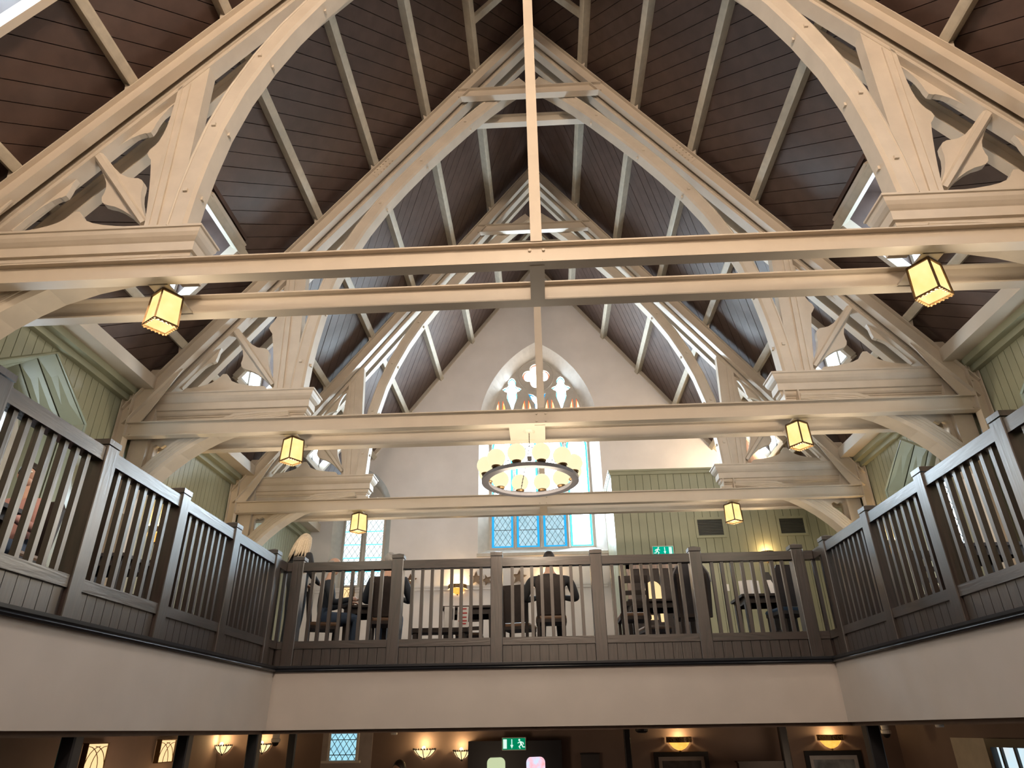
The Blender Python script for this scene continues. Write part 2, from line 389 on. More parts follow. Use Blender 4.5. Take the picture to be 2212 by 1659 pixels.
lw = put('window_2', None, kind='structure')
LW_in = arc_arch(LWX, .52, 3.02, 4.75, 5.62, 10)
reveal('reveal', LW_out, LW_in, YG, wy, STONE, lw)
h1 = arc_arch(LWX - .265, .205, 3.08, 4.70, 4.95, 8); h2 = arc_arch(LWX + .265, .205, 3.08, 4.70, 4.95, 8)
eye1 = [(LWX - .24 + .075 * math.cos(t * math.pi / 6) - .03 * math.sin(t * math.pi / 6), 5.1 + .10 * math.sin(t * math.pi / 6)) for t in range(12)]
eye2 = [(2 * LWX - x, z) for x, z in eye1]
eye3 = [(LWX + .09 * math.cos(t * math.pi / 6), 5.33 + .10 * math.sin(t * math.pi / 6)) for t in range(12)]
put2d('tracery', LW_in, [h1, h2, eye1, eye2, eye3], wy, .10, STONE, lw)
mb = MB(); mb.tube([(LWX, wy - .01, 3.05), (LWX, wy - .01, 4.85)], .025, 6); part('mullion', mb, STONE, lw, (0, 0, 0))
for hl in (h1, h2):
    flat('pane', hl, wy + .07, GLASSGRN, lw)
    xs = [q[0] for q in hl]; lead_lattice(min(xs), max(xs), 3.08, 4.72, .138, .20, wy + .055, lw, .007)
    for z in (3.4, 3.72, 4.04, 4.36, 4.66):
        mb = MB(); mb.box((min(xs), wy + .04, z - .010), (max(xs), wy + .055, z + .010)); part('glazing_bar', mb, CYAN, lw, (0, 0, 0))
for hl in (eye1, eye2, eye3): flat('pane', hl, wy + .07, SKYWIN, lw)

# ------------------------------------------------------------------ green boarded side walls with gabled window recesses
REC = {-1: [(6.72, 1.66)], 1: [(6.72, 1.66), (10.34, 1.74)]}
def penta(yc, wd, ze=3.52, zp=4.10, zb=1.15): return [(yc - wd / 2, zb), (yc + wd / 2, zb), (yc + wd / 2, ze), (yc, zp), (yc - wd / 2, ze)]
wn = 3
for sgn, nm in ((-1, 'wall_left'), (1, 'wall_right')):
    ZT = 4.40; regs = []; yprev = -3.0
    for yc, wd in REC[sgn]:
        a, b = yc - wd / 2, yc + wd / 2
        regs += [[(yprev, .9), (a, .9), (a, ZT), (yprev, ZT)], [(a, 3.52), (yc, 4.10), (yc, ZT), (a, ZT)], [(yc, 4.10), (b, 3.52), (b, ZT), (yc, ZT)], [(a, .9), (b, .9), (b, 1.15), (a, 1.15)]]
        yprev = b
    regs.append([(yprev, .9), (YG, .9), (YG, ZT), (yprev, ZT)])
    back = MB()
    for r in regs: back.add([(sgn * XW, u, v) for u, v in r], [list(range(len(r)))])
    wl = struct(nm, back, mat('green_wall_back_' + nm, (.05, .055, .03), .8))
    fm = lambda u, v, h, sgn=sgn: (sgn * (XW - h), u, v)
    boards('plank', regs, math.pi / 2, .13, .009, .018, fm, wl, GREEN, .0012)
    for yc, wd in REC[sgn]:
        wn_o = put('window_%d' % wn, None, kind='structure'); wn += 1
        P = penta(yc, wd); D = .62
        inner = [(yc + (y - yc) * .62, max(z, 1.15) if z < 2 else 1.15 + (z - 1.15) * .94) for y, z in P]
        # splayed reveal: boards stacked in depth, three to each face
        lerp = lambda a, b, t: (a[0] + (b[0] - a[0]) * t, a[1] + (b[1] - a[1]) * t)
        for i in range(1, 5):
            a, b, ia, ib = P[i], P[(i + 1) % 5], inner[i], inner[(i + 1) % 5]
            for k in range(3):
                t0, t1 = k / 3 + .012, (k + 1) / 3 - .012
                ps = []
                for A, t in ((( a, ia), t0), ((b, ib), t0), ((b, ib), t1), ((a, ia), t1)): y, z = lerp(A[0], A[1], t); ps.append(Vector((sgn * (XW + D * t - .0), y, z)))
                nrm = (ps[1] - ps[0]).cross(ps[2] - ps[0]).normalized()
                if nrm.dot(Vector((sgn * XW, yc, 2.6)) - ps[0]) < 0: nrm = -nrm
                mb = MB(); mb.prism(ps, nrm * .014); part('reveal_board', mb, GREEN, wn_o, (0, 0, 0))
        mb = MB(); mb.loft([[(sgn * (XW + .02), yc + (y - yc) * 1.05, z + .03) for y, z in P], [(sgn * (XW + D), yc + (y - yc) * 1.06, z + .03) for y, z in inner]], caps=False); part('reveal_lining', mb, GREEN, wn_o, (0, 0, 0))
        # edge bead round the recess
        mb = MB(); pts = [(sgn * (XW - .02), y, z) for y, z in P[1:] + P[:1]]; mb.tube(pts, .022, 4); part('edge_bead', mb, GREEN, wn_o, (0, 0, 0))
        # arched stone window with leaded glass
        xg = sgn * (XW + D - .06); h = wd * .31
        st_o = arc_arch(yc, h, 1.15, 2.85, 3.86, 8); st_i = arc_arch(yc, h - .17, 1.25, 2.85, 3.62, 8)
        mid = [(yc - .03, 1.25), (yc + .03, 1.25)]
        me = mesh2d(st_o, [st_i], .1)
        me.materials.append(WHITE); fr = put('stone_frame', me, wn_o); fr.matrix_basis = Matrix.Translation((xg + (.05 if sgn > 0 else -.05), 0, 0)) @ Matrix(((0, -sgn * 1, 0, 0), (1, 0, 0, 0), (0, 0, 1, 0), (0, 0, 0, 1))) if True else None
        mb = MB(); mb.prism([(xg + sgn * .05, y, z) for y, z in st_i], (sgn * .006, 0, 0)); part('pane', mb, SIDEWIN, wn_o, (0, 0, 0))
        lc = MB(); x_ = xg + sgn * .035; k = .19; sl = 1.35; y0, y1, z0, z1 = yc - h + .17, yc + h - .17, 1.25, 3.6
        for s_ in (1, -1):
            for i in range(-20, 21):
                ys_ = yc + i * k
                a = max(0, min((y0 - ys_) * s_, (y1 - ys_) * s_)); b = min((z1 - z0) / sl, max((y0 - ys_) * s_, (y1 - ys_) * s_))
                if b - a > .02:
                    zz = z0 + sl * b
                    lc.strut((x_, ys_ + s_ * a, z0 + sl * a), (x_, ys_ + s_ * b, zz), .012, .008, (1, 0, 0))
        part('lead_came', lc, LEAD, wn_o, (0, 0, 0), kind='stuff')

# wall plates at the foot of the roof (pale boards) : trim
for i, sgn in enumerate((-1, 1)):
    mb = MB(); mb.box((sgn * 5.36, -3, 4.29), (sgn * 5.60, YG, 4.37)).box((sgn * 5.36, -3, 4.37), (sgn * 5.43, YG, 4.47)); struct('trim_%d' % (4 + i), mb, STEEL)
    mb = MB(); mb.box((sgn * 5.58, -3, 4.20), (sgn * XW, YG, 4.29)).box((sgn * 5.68, -3, 4.12), (sgn * XW, YG, 4.20)); struct('trim_%d' % (6 + i), mb, GREEN)

# gallery slab, fascia, ceilings, lower room
mb = MB(); mb.box((-XW, -3, .05), (-3.56, YG, ZF)).box((3.565, -3, .05), (XW, YG, ZF)).box((-3.56, 9.12, .05), (3.565, YG, ZF)); struct('floor_gallery', mb, CARPET)
mb = MB(); mb.box((-3.53, -3, .04), (-3.47, 9.027, .70)); struct('wall_fascia_left', mb, FASC)
mb = MB(); mb.box((3.475, -3, .04), (3.535, 9.027, .70)); struct('wall_fascia_right', mb, FASC)
mb = MB(); mb.box((-3.53, 9.027, .04), (3.535, 9.087, .70)); struct('wall_fascia_end', mb, FASC)
mb = MB(); mb.box((-XW, -3, .0), (-3.53, 13.2, .04)).box((3.535, -3, .0), (XW, 13.2, .04)).box((-3.53, 9.09, .0), (3.535, 13.2, .04)); struct('ceiling_lower', mb, LOWCEIL)
mb = MB(); mb.box((-XW, -3.1, -2.3), (XW, -3, 1.0)); struct('wall_lower_back', mb, LOWWALL)
mb = MB(); mb.prism([(-5.8, -3.1, .9), (5.8, -3.1, .9), (5.8, -3.1, zroof(5.8)), (0, -3.1, ZR), (-5.8, -3.1, zroof(5.8))], (0, .1, 0)); struct('wall_back', mb, PLASTER)
mb = MB(); mb.box((-7, -3, -2.4), (7, 13.2, -2.3)); struct('floor', mb, CARPET)
mb = MB(); mb.box((-XW, 13.0, -2.3), (XW, 13.1, 0)); struct('wall_lower_end', mb, LOWWALL)
mb = MB(); mb.box((-XW - .1, -3, -2.3), (-XW, 13.1, .05)); struct('wall_lower_left', mb, LOWWALL)
mb = MB(); mb.box((XW, -3, -2.3), (XW + .1, 9.5, .05)).box((XW, 11.35, -2.3), (XW + .1, 13.1, .05)).box((XW, 9.5, -.17), (XW + .1, 11.35, .05)).box((XW, 9.5, -2.3), (XW + .1, 11.35, -1.4)); struct('wall_lower_right', mb, LOWWALL)
# dark ledge moulding round the gallery edge
prof = [(.0, .69), (.035, .69), (.045, .705), (.035, .72), (.05, .73), (.05, .755), (.0, .765)]
for nm, A, B, nrm in (('trim_8', (-3.47, -3), (-3.47, 9.027), (1, 0)), ('trim_9', (3.475, -3), (3.475, 9.027), (-1, 0)), ('trim_10', (-3.47, 9.027), (3.475, 9.027), (0, -1))):
    mb = MB(); mb.prism([(A[0] + nrm[0] * a, A[1] + nrm[1] * a, z) for a, z in prof], (B[0] - A[0], B[1] - A[1], 0)); struct(nm, mb, LEDGE)

# ------------------------------------------------------------------ dormers
for sgn, side in ((-1, 'left'), (1, 'right')):
    for i, (ya, yb) in enumerate(DORM):
        place = ['over the viewer', 'between the nearest and middle trusses', 'between the middle and farthest trusses', 'beside the end wall'][i]
        zt = zroof(DX0); zb = zroof(DX1)
        d = thing('roof_dormer', 'small white-framed dormer window in the %s roof slope %s' % (side, place), 'dormer', (sgn * DX1, (ya + yb) / 2, zb), 'dormers in the roof', world=True)
        zq = zt + .42; mb = MB(); mb.add([(sgn * (DX0 - .06), ya, zq), (sgn * (DX1 + .1), ya, zq - .04), (sgn * (DX1 + .1), yb, zq - .04), (sgn * (DX0 - .06), yb, zq), (sgn * (DX0 - .06), ya, zt), (sgn * (DX0 - .06), yb, zt)], [(0, 1, 2, 3), (0, 3, 5, 4)])
        for y in (ya, yb): mb.add([(sgn * (DX0 - .06), y, zq), (sgn * (DX1 + .1), y, zq - .04), (sgn * (DX1 + .1), y, zb - .1), (sgn * (DX0 - .06), y, zt)], [(0, 1, 2, 3)])
        part('lining', mb, ROOF, d)
        mb = MB()
        for (a, b) in (((DX0, ya), (DX1, ya)), ((DX0, yb), (DX1, yb)), ((DX0, ya), (DX0, yb)), ((DX1, ya), (DX1, yb))):
            mb.strut((sgn * a[0], a[1], zroof(a[0]) - .06), (sgn * b[0], b[1], zroof(b[0]) - .06), .07, .16, (sgn * SN, 0, CS))
        part('surround', mb, STEEL, d)
        xg = sgn * (DX1 + .03); mb = MB()
        for y in (ya + .03, (ya + yb) / 2, yb - .03): mb.box((xg - .025, y - .03, zb), (xg + .025, y + .03, zq - .04))
        for z in (zb + .03, zb + (zq - zb) * .55, zq - .07): mb.box((xg - .025, ya, z - .03), (xg + .025, yb, z + .03))
        part('window_frame', mb, WHITE, d)
        mb = MB(); mb.box((xg + sgn * .01, ya, zb), (xg + sgn * .016, yb, zq - .04)); part('pane', mb, DORMWIN, d)

# ------------------------------------------------------------------ purlins
ordn = ['first', 'second', 'third', 'fourth', 'fifth', 'sixth']
nrm_v = lambda s_: Vector((s_ * SN, 0, CS))
for sgn, side in ((-1, 'left'), (1, 'right')):
    for i, x in enumerate((.90, 1.73, 2.545, 3.35, 4.16, 5.03)):
        c = Vector((sgn * x, 0, ZR - .24 - SL * x)) + nrm_v(sgn) * .07
        mb = MB(); t = Vector((-sgn * CS, 0, SN)); n_ = nrm_v(sgn)
        mb.prism([c + t * a + n_ * b + Vector((0, -3, 0)) for a, b in ((-.055, -.07), (-.035, -.075), (.035, -.075), (.055, -.07), (.055, .075), (-.055, .075))], (0, YG + 3, 0))
        tag(put('roof_purlin', mb.mesh('roof_purlin', PURL)), 'cream purlin under the %s roof boards, %s down from the ridge' % (side, ordn[i]), 'purlin', 'roof purlins')
mb = MB(); mb.box((-.05, -3, 11.62), (.05, YG, 11.86)); tag(put('ridge_beam', mb.mesh('ridge_beam', PURL)), 'cream ridge beam at the very top of the roof', 'beam')
for y, txt in ((7.2, 'nearest and middle trusses'), (13.9, 'farthest truss and end wall')):
    r = thing('ridge_rafter_pair', 'short cream rafter pair meeting at the ridge between %s' % txt, 'rafter', (0, y, 11.6), world=True)
    for s_ in (-1, 1):
        mb = MB(); mb.strut((s_ * .9, y, zroof(.9) - .15), (0, y, ZR - .2), .07, .13, (0, 1, 0)); part('rafter', mb, PURL, r)

# ================================================================== STEEL FRAMES
ZA = 11.73; ZT0, ZT1 = 3.565, 3.775; FW = .12
SEC = lambda dpt, wd, tf=.014, tw=.012: [(0, -wd / 2), (0, wd / 2), (-tf, wd / 2), (-tf, tw / 2), (-dpt + tf, tw / 2), (-dpt + tf, wd / 2), (-dpt, wd / 2), (-dpt, -wd / 2), (-dpt + tf, -wd / 2), (-dpt + tf, -tw / 2), (-tf, -tw / 2), (-tf, -wd / 2)]
bolt_me = None
def bolt_mesh():
    global bolt_me
    if bolt_me is None:
        mb = MB(); mb.prism([(.014 * math.cos(k * math.pi / 3), 0, .014 * math.sin(k * math.pi / 3)) for k in range(6)], (0, -.018, 0)); bolt_me = mb.mesh('bolt', STEEL)
    return bolt_me
nut_me = None
def nut_mesh():
    global nut_me
    if nut_me is None:
        mb = MB(); mb.box((-.02, -.022, -.02), (.02, 0, .02)); nut_me = mb.mesh('nut', TIMBER)
    return nut_me
def build_steel(label):
    r = thing('steel_frame', label, 'frame', (0, 0, ZF), 'steel roof frames', world=True)
    for j, y0 in enumerate((0.0, DY)):
        yc = y0 + FW / 2
        # tie
        mb = MB(); sec = SEC(.21, FW); L = 5.6
        mb.prism([(-L, yc + b, ZT1 + a) for a, b in sec], (2 * L, 0, 0)); tie = part('tie_beam', mb, STEEL, r)
        if j == 0:
            for x in (-.06, .06):
                for z in (ZT1 - .055, ZT1 - .16): put('bolt', bolt_mesh(), tie, (x, yc - .006, z))
            for s_ in (-1, 1):
                for z in (ZT1 - .05, ZT1 - .16): put('bolt', bolt_mesh(), tie, (s_ * 5.55, yc - .006, z))
        # collar
        mb = MB(); zc = 10.0 if j == 0 else 9.97; Lc = (ZA - .27 - zc + .21) / SL
        mb.prism([(-Lc, yc + b, zc + a) for a, b in SEC(.21, FW)], (2 * Lc, 0, 0)); part('collar', mb, STEEL, r)
        for s_ in (-1, 1):
            mb = MB(); d = Vector((s_ * CS, 0, -SN)); n_ = Vector((s_ * SN, 0, CS)); A = Vector((0, yc, ZA)); E = 5.72
            sA = []; sB = []
            for a, b in SEC(.2, FW):
                q = A + n_ * a + Vector((0, b, 0)); sA.append(q + d * (-q.x / d.x)); t = (s_ * E - q.x) / d.x; 
                tz = (ZT1 - .01 - q.z) / d.z; sB.append(q + d * min(t, tz))
            mb.loft([[tuple(q) for q in sA], [tuple(q) for q in sB]]); rf = part('rafter', mb, STEEL, r)
            # splice plate with bolts
            if j == 0:
                for t in (4.05, 4.12, 4.19, 4.26, 4.33, 4.40):
                    for a in (-.05, -.14):
                        q = A + d * t + n_ * a; put('bolt', bolt_mesh(), rf, (q.x, yc - .012, q.z))
                mb = MB(); mb.prism([A + d * t + n_ * a + Vector((0, -.012, 0)) for t, a in ((3.98, -.02), (4.46, -.02), (4.46, -.18), (3.98, -.18))], (0, .012, 0)); sub('splice_plate', mb, STEEL, rf)
                for x in (.90, 1.73, 2.545, 3.35, 4.16, 5.03):
                    q = Vector((s_ * x, yc, ZA - SL * x)); mb = MB()
                    mb.prism([q + d * .06, q + d * .14, q + d * .06 + n_ * .08], (0, -.05, 0)); sub('cleat', mb, STEEL, rf)
            # foot gusset and stanchion
            mb = MB(); mb.prism([(s_ * 5.02, yc, 4.60), (s_ * 5.72, yc, 4.60), (s_ * 5.72, yc, 3.78), (s_ * 5.45, yc, 3.78)][::1], (0, .02, 0))
            gs = part('gusset_plate', mb, STEEL, r)
            for z in (4.0, 4.2, 4.4): put('bolt', bolt_mesh(), gs, (s_ * 5.66, yc, z))
            mb = MB(); mb.prism([(s_ * (5.745 + a), yc + b, ZF) for a, b in SEC(.15, FW)], (0, 0, 4.62 - ZF)); part('stanchion', mb, STEEL, r)
    mb = MB(); mb.box((-.05, -.012, ZT1), (.05, .07, ZA - .1)); part('hanger', mb, STEEL, r)
    return r
# ================================================================== TIMBER HAMMERBEAM TRUSS
RIB = [(3.30, 4.27), (3.28, 4.7), (3.24, 5.1), (3.17, 5.57), (3.04, 6.1), (2.86, 6.6), (2.64, 7.08), (2.38, 7.54), (2.07, 8.0), (1.76, 8.42), (1.42, 8.84), (1.05, 9.28), (.72, 9.64), (.38, 9.97), (.06, 10.24)]
def offset(pl, d):
    out = []
    for i in range(len(pl)):
        a = Vector(pl[max(i - 1, 0)]); b = Vector(pl[min(i + 1, len(pl) - 1)]); t = (b - a).normalized(); out.append((pl[i][0] + t.y * d, pl[i][1] - t.x * d))
    return out
def bez(a, c, b, n=6): return [((1 - t) ** 2 * a[0] + 2 * t * (1 - t) * c[0] + t * t * b[0], (1 - t) ** 2 * a[1] + 2 * t * (1 - t) * c[1] + t * t * b[1]) for t in [i / n for i in range(n + 1)]]
def build_truss(label):
    r = thing('hammerbeam_truss', label, 'truss', (0, 0, ZF), 'timber hammerbeam trusses', world=True)
    for s_ in (-1, 1):
        X = lambda pl: [(s_ * x, z) for x, z in pl]
        # moulded hammer beam
        lv = [(4.285, .10), (4.262, .10), (4.255, .085), (4.215, .078), (4.18, .06), (4.15, .035), (4.135, .018), (4.13, .03), (4.03, .03), (4.025, .0), (3.985, .0), (3.965, -.015), (3.955, -.035), (3.94, -.035), (3.935, -.05), (3.875, -.05), (3.87, -.035), (3.80, -.035)]
        yA, yB, xi, xo = .245, .44, 3.235, 5.62
        mb = MB(); mb.loft([[(s_ * (xi - o), yA - o, z), (s_ * xo, yA - o, z), (s_ * xo, yB + o, z), (s_ * (xi - o), yB + o, z)] for z, o in lv])
        hb = part('hammer_beam', mb, TIMBER, r)
        mb = MB(); mb.box((s_ * 3.20, .20, 3.80), (s_ * 3.38, .48, 3.84)).box((s_ * 3.22, .215, 3.84), (s_ * 3.40, .465, 3.88)); sub('corbel_cap', mb, TIMBER, hb)
        # hammer post with roll edges, leaning slightly outwards
        pe = lambda z, x: x + .042 * (z - 4.28)
        mb = MB(); mb.plate(X([(3.43, 4.28), (3.73, 4.28), (pe(6.2, 3.73), 6.2), (pe(6.9, 3.43), 6.9)]), .20, .34); po = part('hammer_post', mb, TIMBER, r)
        for x, y_ in ((3.615, .180), (3.70, .190)):
            mb = MB(); mb.plate(X([(x - .02, 4.29), (x + .02, 4.29), (pe(6.25, x + .02), 6.25), (pe(6.3, x - .02), 6.3)]), y_, .20); sub('edge_moulding', mb, TIMBER, po)
        # principal rafter
        C0, C1 = 11.62, 11.32
        mb = MB(); mb.plate(X([(0, C0), (5.45, C0 - SL * 5.45), (5.45, 4.28), ((C1 - 4.28) / SL, 4.28), (0, C1)]), .20, .36); pr = part('principal_rafter', mb, TIMBER, r)
        for c_, h_, y_ in ((11.66, .05, .165), (11.47, .06, .18), (11.36, .04, .19)):
            mb = MB(); mb.plate(X([(0, c_), ((c_ - 4.30) / SL, 4.30), ((c_ - h_ - 4.30) / SL, 4.30), (0, c_ - h_)]), y_, .20); sub('edge_moulding', mb, TIMBER, pr)
        # arched rib
        out = offset(RIB, -.19) if True else None
        if out[0][0] < RIB[0][0]: out = offset(RIB, .19)
        mb = MB(); k = len(RIB); ins = offset(RIB, -.03)
        if ins[0][0] < RIB[0][0]: ins = offset(RIB, .03)
        rings = []
        for i in range(k):
            a, c, b = RIB[i], ins[i], out[i]
            rings.append([(s_ * a[0], .18, a[1]), (s_ * a[0], .37, a[1]), (s_ * c[0], .39, c[1]), (s_ * b[0], .39, b[1]), (s_ * b[0], .15, b[1]), (s_ * c[0], .15, c[1])])
        mb.loft(rings); rib = part('arch_rib', mb, TIMBER, r)
        mid = offset(RIB, -.10) if offset(RIB, -.1)[0][0] > RIB[0][0] else offset(RIB, .10)
        for i in (1, 3, 5, 7, 9, 11): put('nut', nut_mesh(), rib, (s_ * mid[i][0], .15, mid[i][1]))
        for i in (1, 3, 5, 7, 9, 11):
            q = put('nut', nut_mesh(), rib, (s_ * RIB[i][0], .275, RIB[i][1])); q.rotation_euler = (0, 0, -s_ * math.pi / 2)
        gv = offset(RIB, -.17) if offset(RIB, -.1)[0][0] > RIB[0][0] else offset(RIB, .17)
        mb = MB(); mb.tube([(s_ * x, .15, z) for x, z in gv], .012, 5); sub('edge_moulding', mb, TIMBER, rib)
        # cusped tracery in the triangle
        y0, y1 = .27, .33
        L = lambda x, d=0: (x, C1 + .04 - SL * x + d)
        post_c = [(3.70, 4.28), (3.70, 6.30), (3.86, 6.10)] + bez((3.86, 6.06), (3.845, 5.60), (3.93, 5.47), 5) + [(3.97, 5.42), (3.985, 5.36), (3.95, 5.30)] + bez((3.925, 5.27), (3.86, 5.0), (3.80, 4.55), 5) + [(3.785, 4.28)]
        mb = MB(); mb.plate(X(post_c), y0, y1); part('cusp', mb, TIMBER, r)
        up_c = [L(3.80)] + [(3.86, 6.09)] + bez((3.86, 6.09), (3.985, 5.90), (4.00, 5.73), 5) + [(4.02, 5.67), (4.06, 5.655)] + bez((4.08, 5.66), (4.24, 5.62), (4.41, 5.37), 5) + [(4.47, 5.34), L(4.47)]
        mb = MB(); mb.plate(X(up_c), y0, y1); part('cusp', mb, TIMBER, r)
        lo_c = [L(4.44), (4.46, 5.34)] + bez((4.49, 5.28), (4.67, 5.10), (4.675, 4.90), 5) + [(4.69, 4.83), (4.73, 4.805)] + bez((4.75, 4.805), (4.92, 4.72), (5.10, 4.40), 5) + [L(5.14)]
        mb = MB(); mb.plate(X(lo_c), y0, y1); part('cusp', mb, TIMBER, r)
        bm_c = [(3.80, 4.27), (5.15, 4.27), (5.05, 4.395)] + bez((4.95, 4.40), (4.66, 4.44), (4.58, 4.56), 5) + [(4.54, 4.61), (4.485, 4.61), (4.44, 4.55)] + bez((4.43, 4.53), (4.36, 4.42), (3.9, 4.39), 5)
        mb = MB(); mb.plate(X(bm_c), y0, y1); part('cusp', mb, TIMBER, r)
        # diagonal cusped strut
        P0, P1 = Vector((3.76, 4.38)), Vector((4.49, 5.35)); d = (P1 - P0).normalized(); n2 = Vector((-d.y, d.x)); Ls = (P1 - P0).length
        sd = [(0, .03), (.10, .045), (.2, .065), (.29, .10), (.36, .14), (.41, .185), (.45, .212), (.49, .215), (.53, .195), (.555, .16), (.60, .115), (.67, .08), (.78, .062), (.9, .055), (1.0, .05)]
        pl = [P0 + d * Ls * t + n2 * w_ for t, w_ in sd] + [P0 + d * Ls * t - n2 * w_ for t, w_ in reversed(sd)]
        mb = MB(); mb.plate(X([tuple(q) for q in pl]), y0 - .01, y1); stt = part('cusped_strut', mb, TIMBER, r)
        mb = MB(); y0 -= .01; ra = [P0 + n2 * .02, P1 + n2 * .028, P1 - n2 * .028, P0 - n2 * .02]
        q_ = [P0 + n2 * .032, P1 + n2 * .05, P1 - n2 * .05, P0 - n2 * .032]
        mb.loft([[(s_ * q.x, y0, q.y) for q in q_], [(s_ * q.x, y0 - .03, q.y) for q in q_], [(s_ * q.x, y0 - .06, q.y) for q in ra]]); sub('ridge_moulding', mb, TIMBER, stt)
        # wall post, curved brace and spandrel
        mb = MB(); mb.box((s_ * 5.36, .20, ZF + .02), (s_ * 5.60, .48, 4.05)); part('wall_post', mb, TIMBER, r)
        lo = [(5.42, 2.55), (5.38, 2.75), (5.24, 2.99), (5.05, 3.20), (4.86, 3.37), (4.66, 3.51), (4.45, 3.63), (4.15, 3.74), (3.8, 3.82), (3.45, 3.86)]
        hi = offset(lo, .2);
        if hi[5][1] < lo[5][1]: hi = offset(lo, -.2)
        hi = [(min(x, 5.5), min(z, 3.95)) for x, z in hi]
        c2 = [(lo[i][0] * .8 + hi[i][0] * .2, lo[i][1] * .8 + hi[i][1] * .2) for i in range(len(lo))]
        mb = MB(); mb.loft([[(s_ * a[0], .20, a[1]), (s_ * a[0], .46, a[1]), (s_ * c[0], .49, c[1]), (s_ * b[0], .49, b[1]), (s_ * b[0], .17, b[1]), (s_ * c[0], .17, c[1])] for a, c, b in zip(lo, c2, hi)])
        br = part('curved_brace', mb, TIMBER, r)
        for f_ in (.4, .62, .8):
            mb = MB(); mb.tube([(s_ * (a[0] * (1 - f_) + b[0] * f_), .172, a[1] * (1 - f_) + b[1] * f_) for a, b in zip(lo, hi)], .009, 5); sub('edge_moulding', mb, TIMBER, br)
        # spandrel plate with two openings near the hammer beam and one low down
        o_ = [(5.38, 3.10), (5.22, 3.30), (4.95, 3.55), (4.6, 3.75), (4.3, 3.83), (5.38, 3.83)]
        hole1 = [(5.32, 3.40), (5.30, 3.24), (5.22, 3.36), (5.14, 3.44), (5.12, 3.52), (5.18, 3.56), (5.24, 3.52), (5.28, 3.55), (5.33, 3.52)]
        hole2 = [(5.20, 3.79), (4.98, 3.79), (4.92, 3.75), (4.88, 3.71), (4.95, 3.66), (5.04, 3.66), (5.12, 3.70)]
        hole3 = [(4.80, 3.79), (4.52, 3.795), (4.62, 3.76), (4.76, 3.73)]
        me = mesh2d(X(o_), [X(hole1), X(hole2), X(hole3)], .10); me.materials.append(TIMBER)
        q = put('spandrel', me, r, Vector((0, .28, 0)) - Vector(r['ref']))
    return r

names = ['nearest', 'middle', 'farthest']
st = build_steel('nearest pair of bolted cream steel beams and rafters crossing the whole view'); st.location.y = Y[0]
tr = build_truss('nearest cream timber hammerbeam truss, cut off by the top of the view'); tr.location.y = Y[0]
steels = [st]; trs = [tr]
for i, (la, lb) in enumerate((('middle cream steel roof frame with the globe chandelier hanging under its tie beams', 'middle cream timber hammerbeam truss with cusped tracery, apex fully in view'),
                              ('farthest cream steel roof frame just in front of the end wall', 'farthest cream timber hammerbeam truss just in front of the end wall'))):
    steels.append(dup(st, (0, Y[i + 1], ZF), la)); trs.append(dup(tr, (0, Y[i + 1], ZF), lb))
for i, s0 in enumerate(steels):
    mb = MB()
    if i == 1:
        mb.box((-.43, .10, ZT0 + .004), (-.09, DY + .04, ZT0 + .02)).box((-.43, FW / 2, ZT0 + .02), (-.42, DY, ZT1 - .02)); mb.box((-.09, .06, ZT0 - .006), (.05, DY + .06, ZT0 + .16))
    else: mb.box((-.065, FW / 2, ZT0 - .004), (.065, DY + FW / 2, ZT1 - .03))
    part('spreader_plate', mb, STEEL, s0, label='plate joining the two tie beams')
    if i:
        mb = MB(); x0 = 3.36
        mb.box((x0 - .10, .19, ZT1), (x0 - .085, .44, 4.02)).box((x0 + .085, .19, ZT1), (x0 + .10, .44, 4.02)).box((x0 - .085, .31, ZT1), (x0 + .085, .325, 4.02)); part('packing_stub', mb, STEEL, s0)

# ================================================================== LANTERNS
def build_lantern(label):
    r = thing('hanging_lantern', label, 'lantern', (0, 0, 0), 'square hanging lanterns')
    h, b, t, H = .105, .105, .095, .31
    cor = lambda k, z, q: [(-q, -q, z), (q, -q, z), (q, q, z), (-q, q, z)][k % 4]
    for k in range(4):
        mb = MB(); a0, a1, b1, b0 = cor(k, 0, b - .006), cor(k + 1, 0, b - .006), cor(k + 1, H, t - .006), cor(k, H, t - .006)
        mb.add([a0, a1, b1, b0], [(0, 1, 2, 3)]); part('glass_panel', mb, LANT, r, (0, 0, 0))
    mb = MB()
    for k in range(4):
        mb.strut(cor(k, 0, b), cor(k, H, t), .014, .014, (.3, .7, 0)); mb.strut(cor(k, 0, b), cor(k + 1, 0, b), .014, .018); mb.strut(cor(k, H, t), cor(k + 1, H, t), .016, .02)
    part('metal_frame', mb, BRONZE, r, (0, 0, 0))
    mb = MB()
    for k in range(4):
        A, B = Vector(cor(k, -.008, b)), Vector(cor(k + 1, -.008, b))
        for i in range(6):
            q = A.lerp(B, (i + .5) / 6); mb.sphere(q, .012, 6, 4)
    part('beaded_skirt', mb, BRONZE, r, (0, 0, 0))
    mb = MB(); mb.box((-.085, -.085, .235), (.085, .085, .24)); part('inner_diffuser', mb, LANTIN, r, (0, 0, 0))
    mb = MB(); mb.lathe([(.10, H + .001), (.05, H + .03), (.012, H + .045), (.012, H + .06)], 8); part('cap', mb, BRONZE, r, (0, 0, 0))
    mb = MB()
    for k in range(4): mb.tube([Vector(cor(k, H, t)), Vector(cor(k, H + .05, .03))], .005, 4)
    mb.tube([(0, 0, H + .05), (0, 0, H + .075)], .008, 5); part('hanger_wire', mb, BRONZE, r, (0, 0, 0))
    return r
ang = math.radians(34)
l0 = None
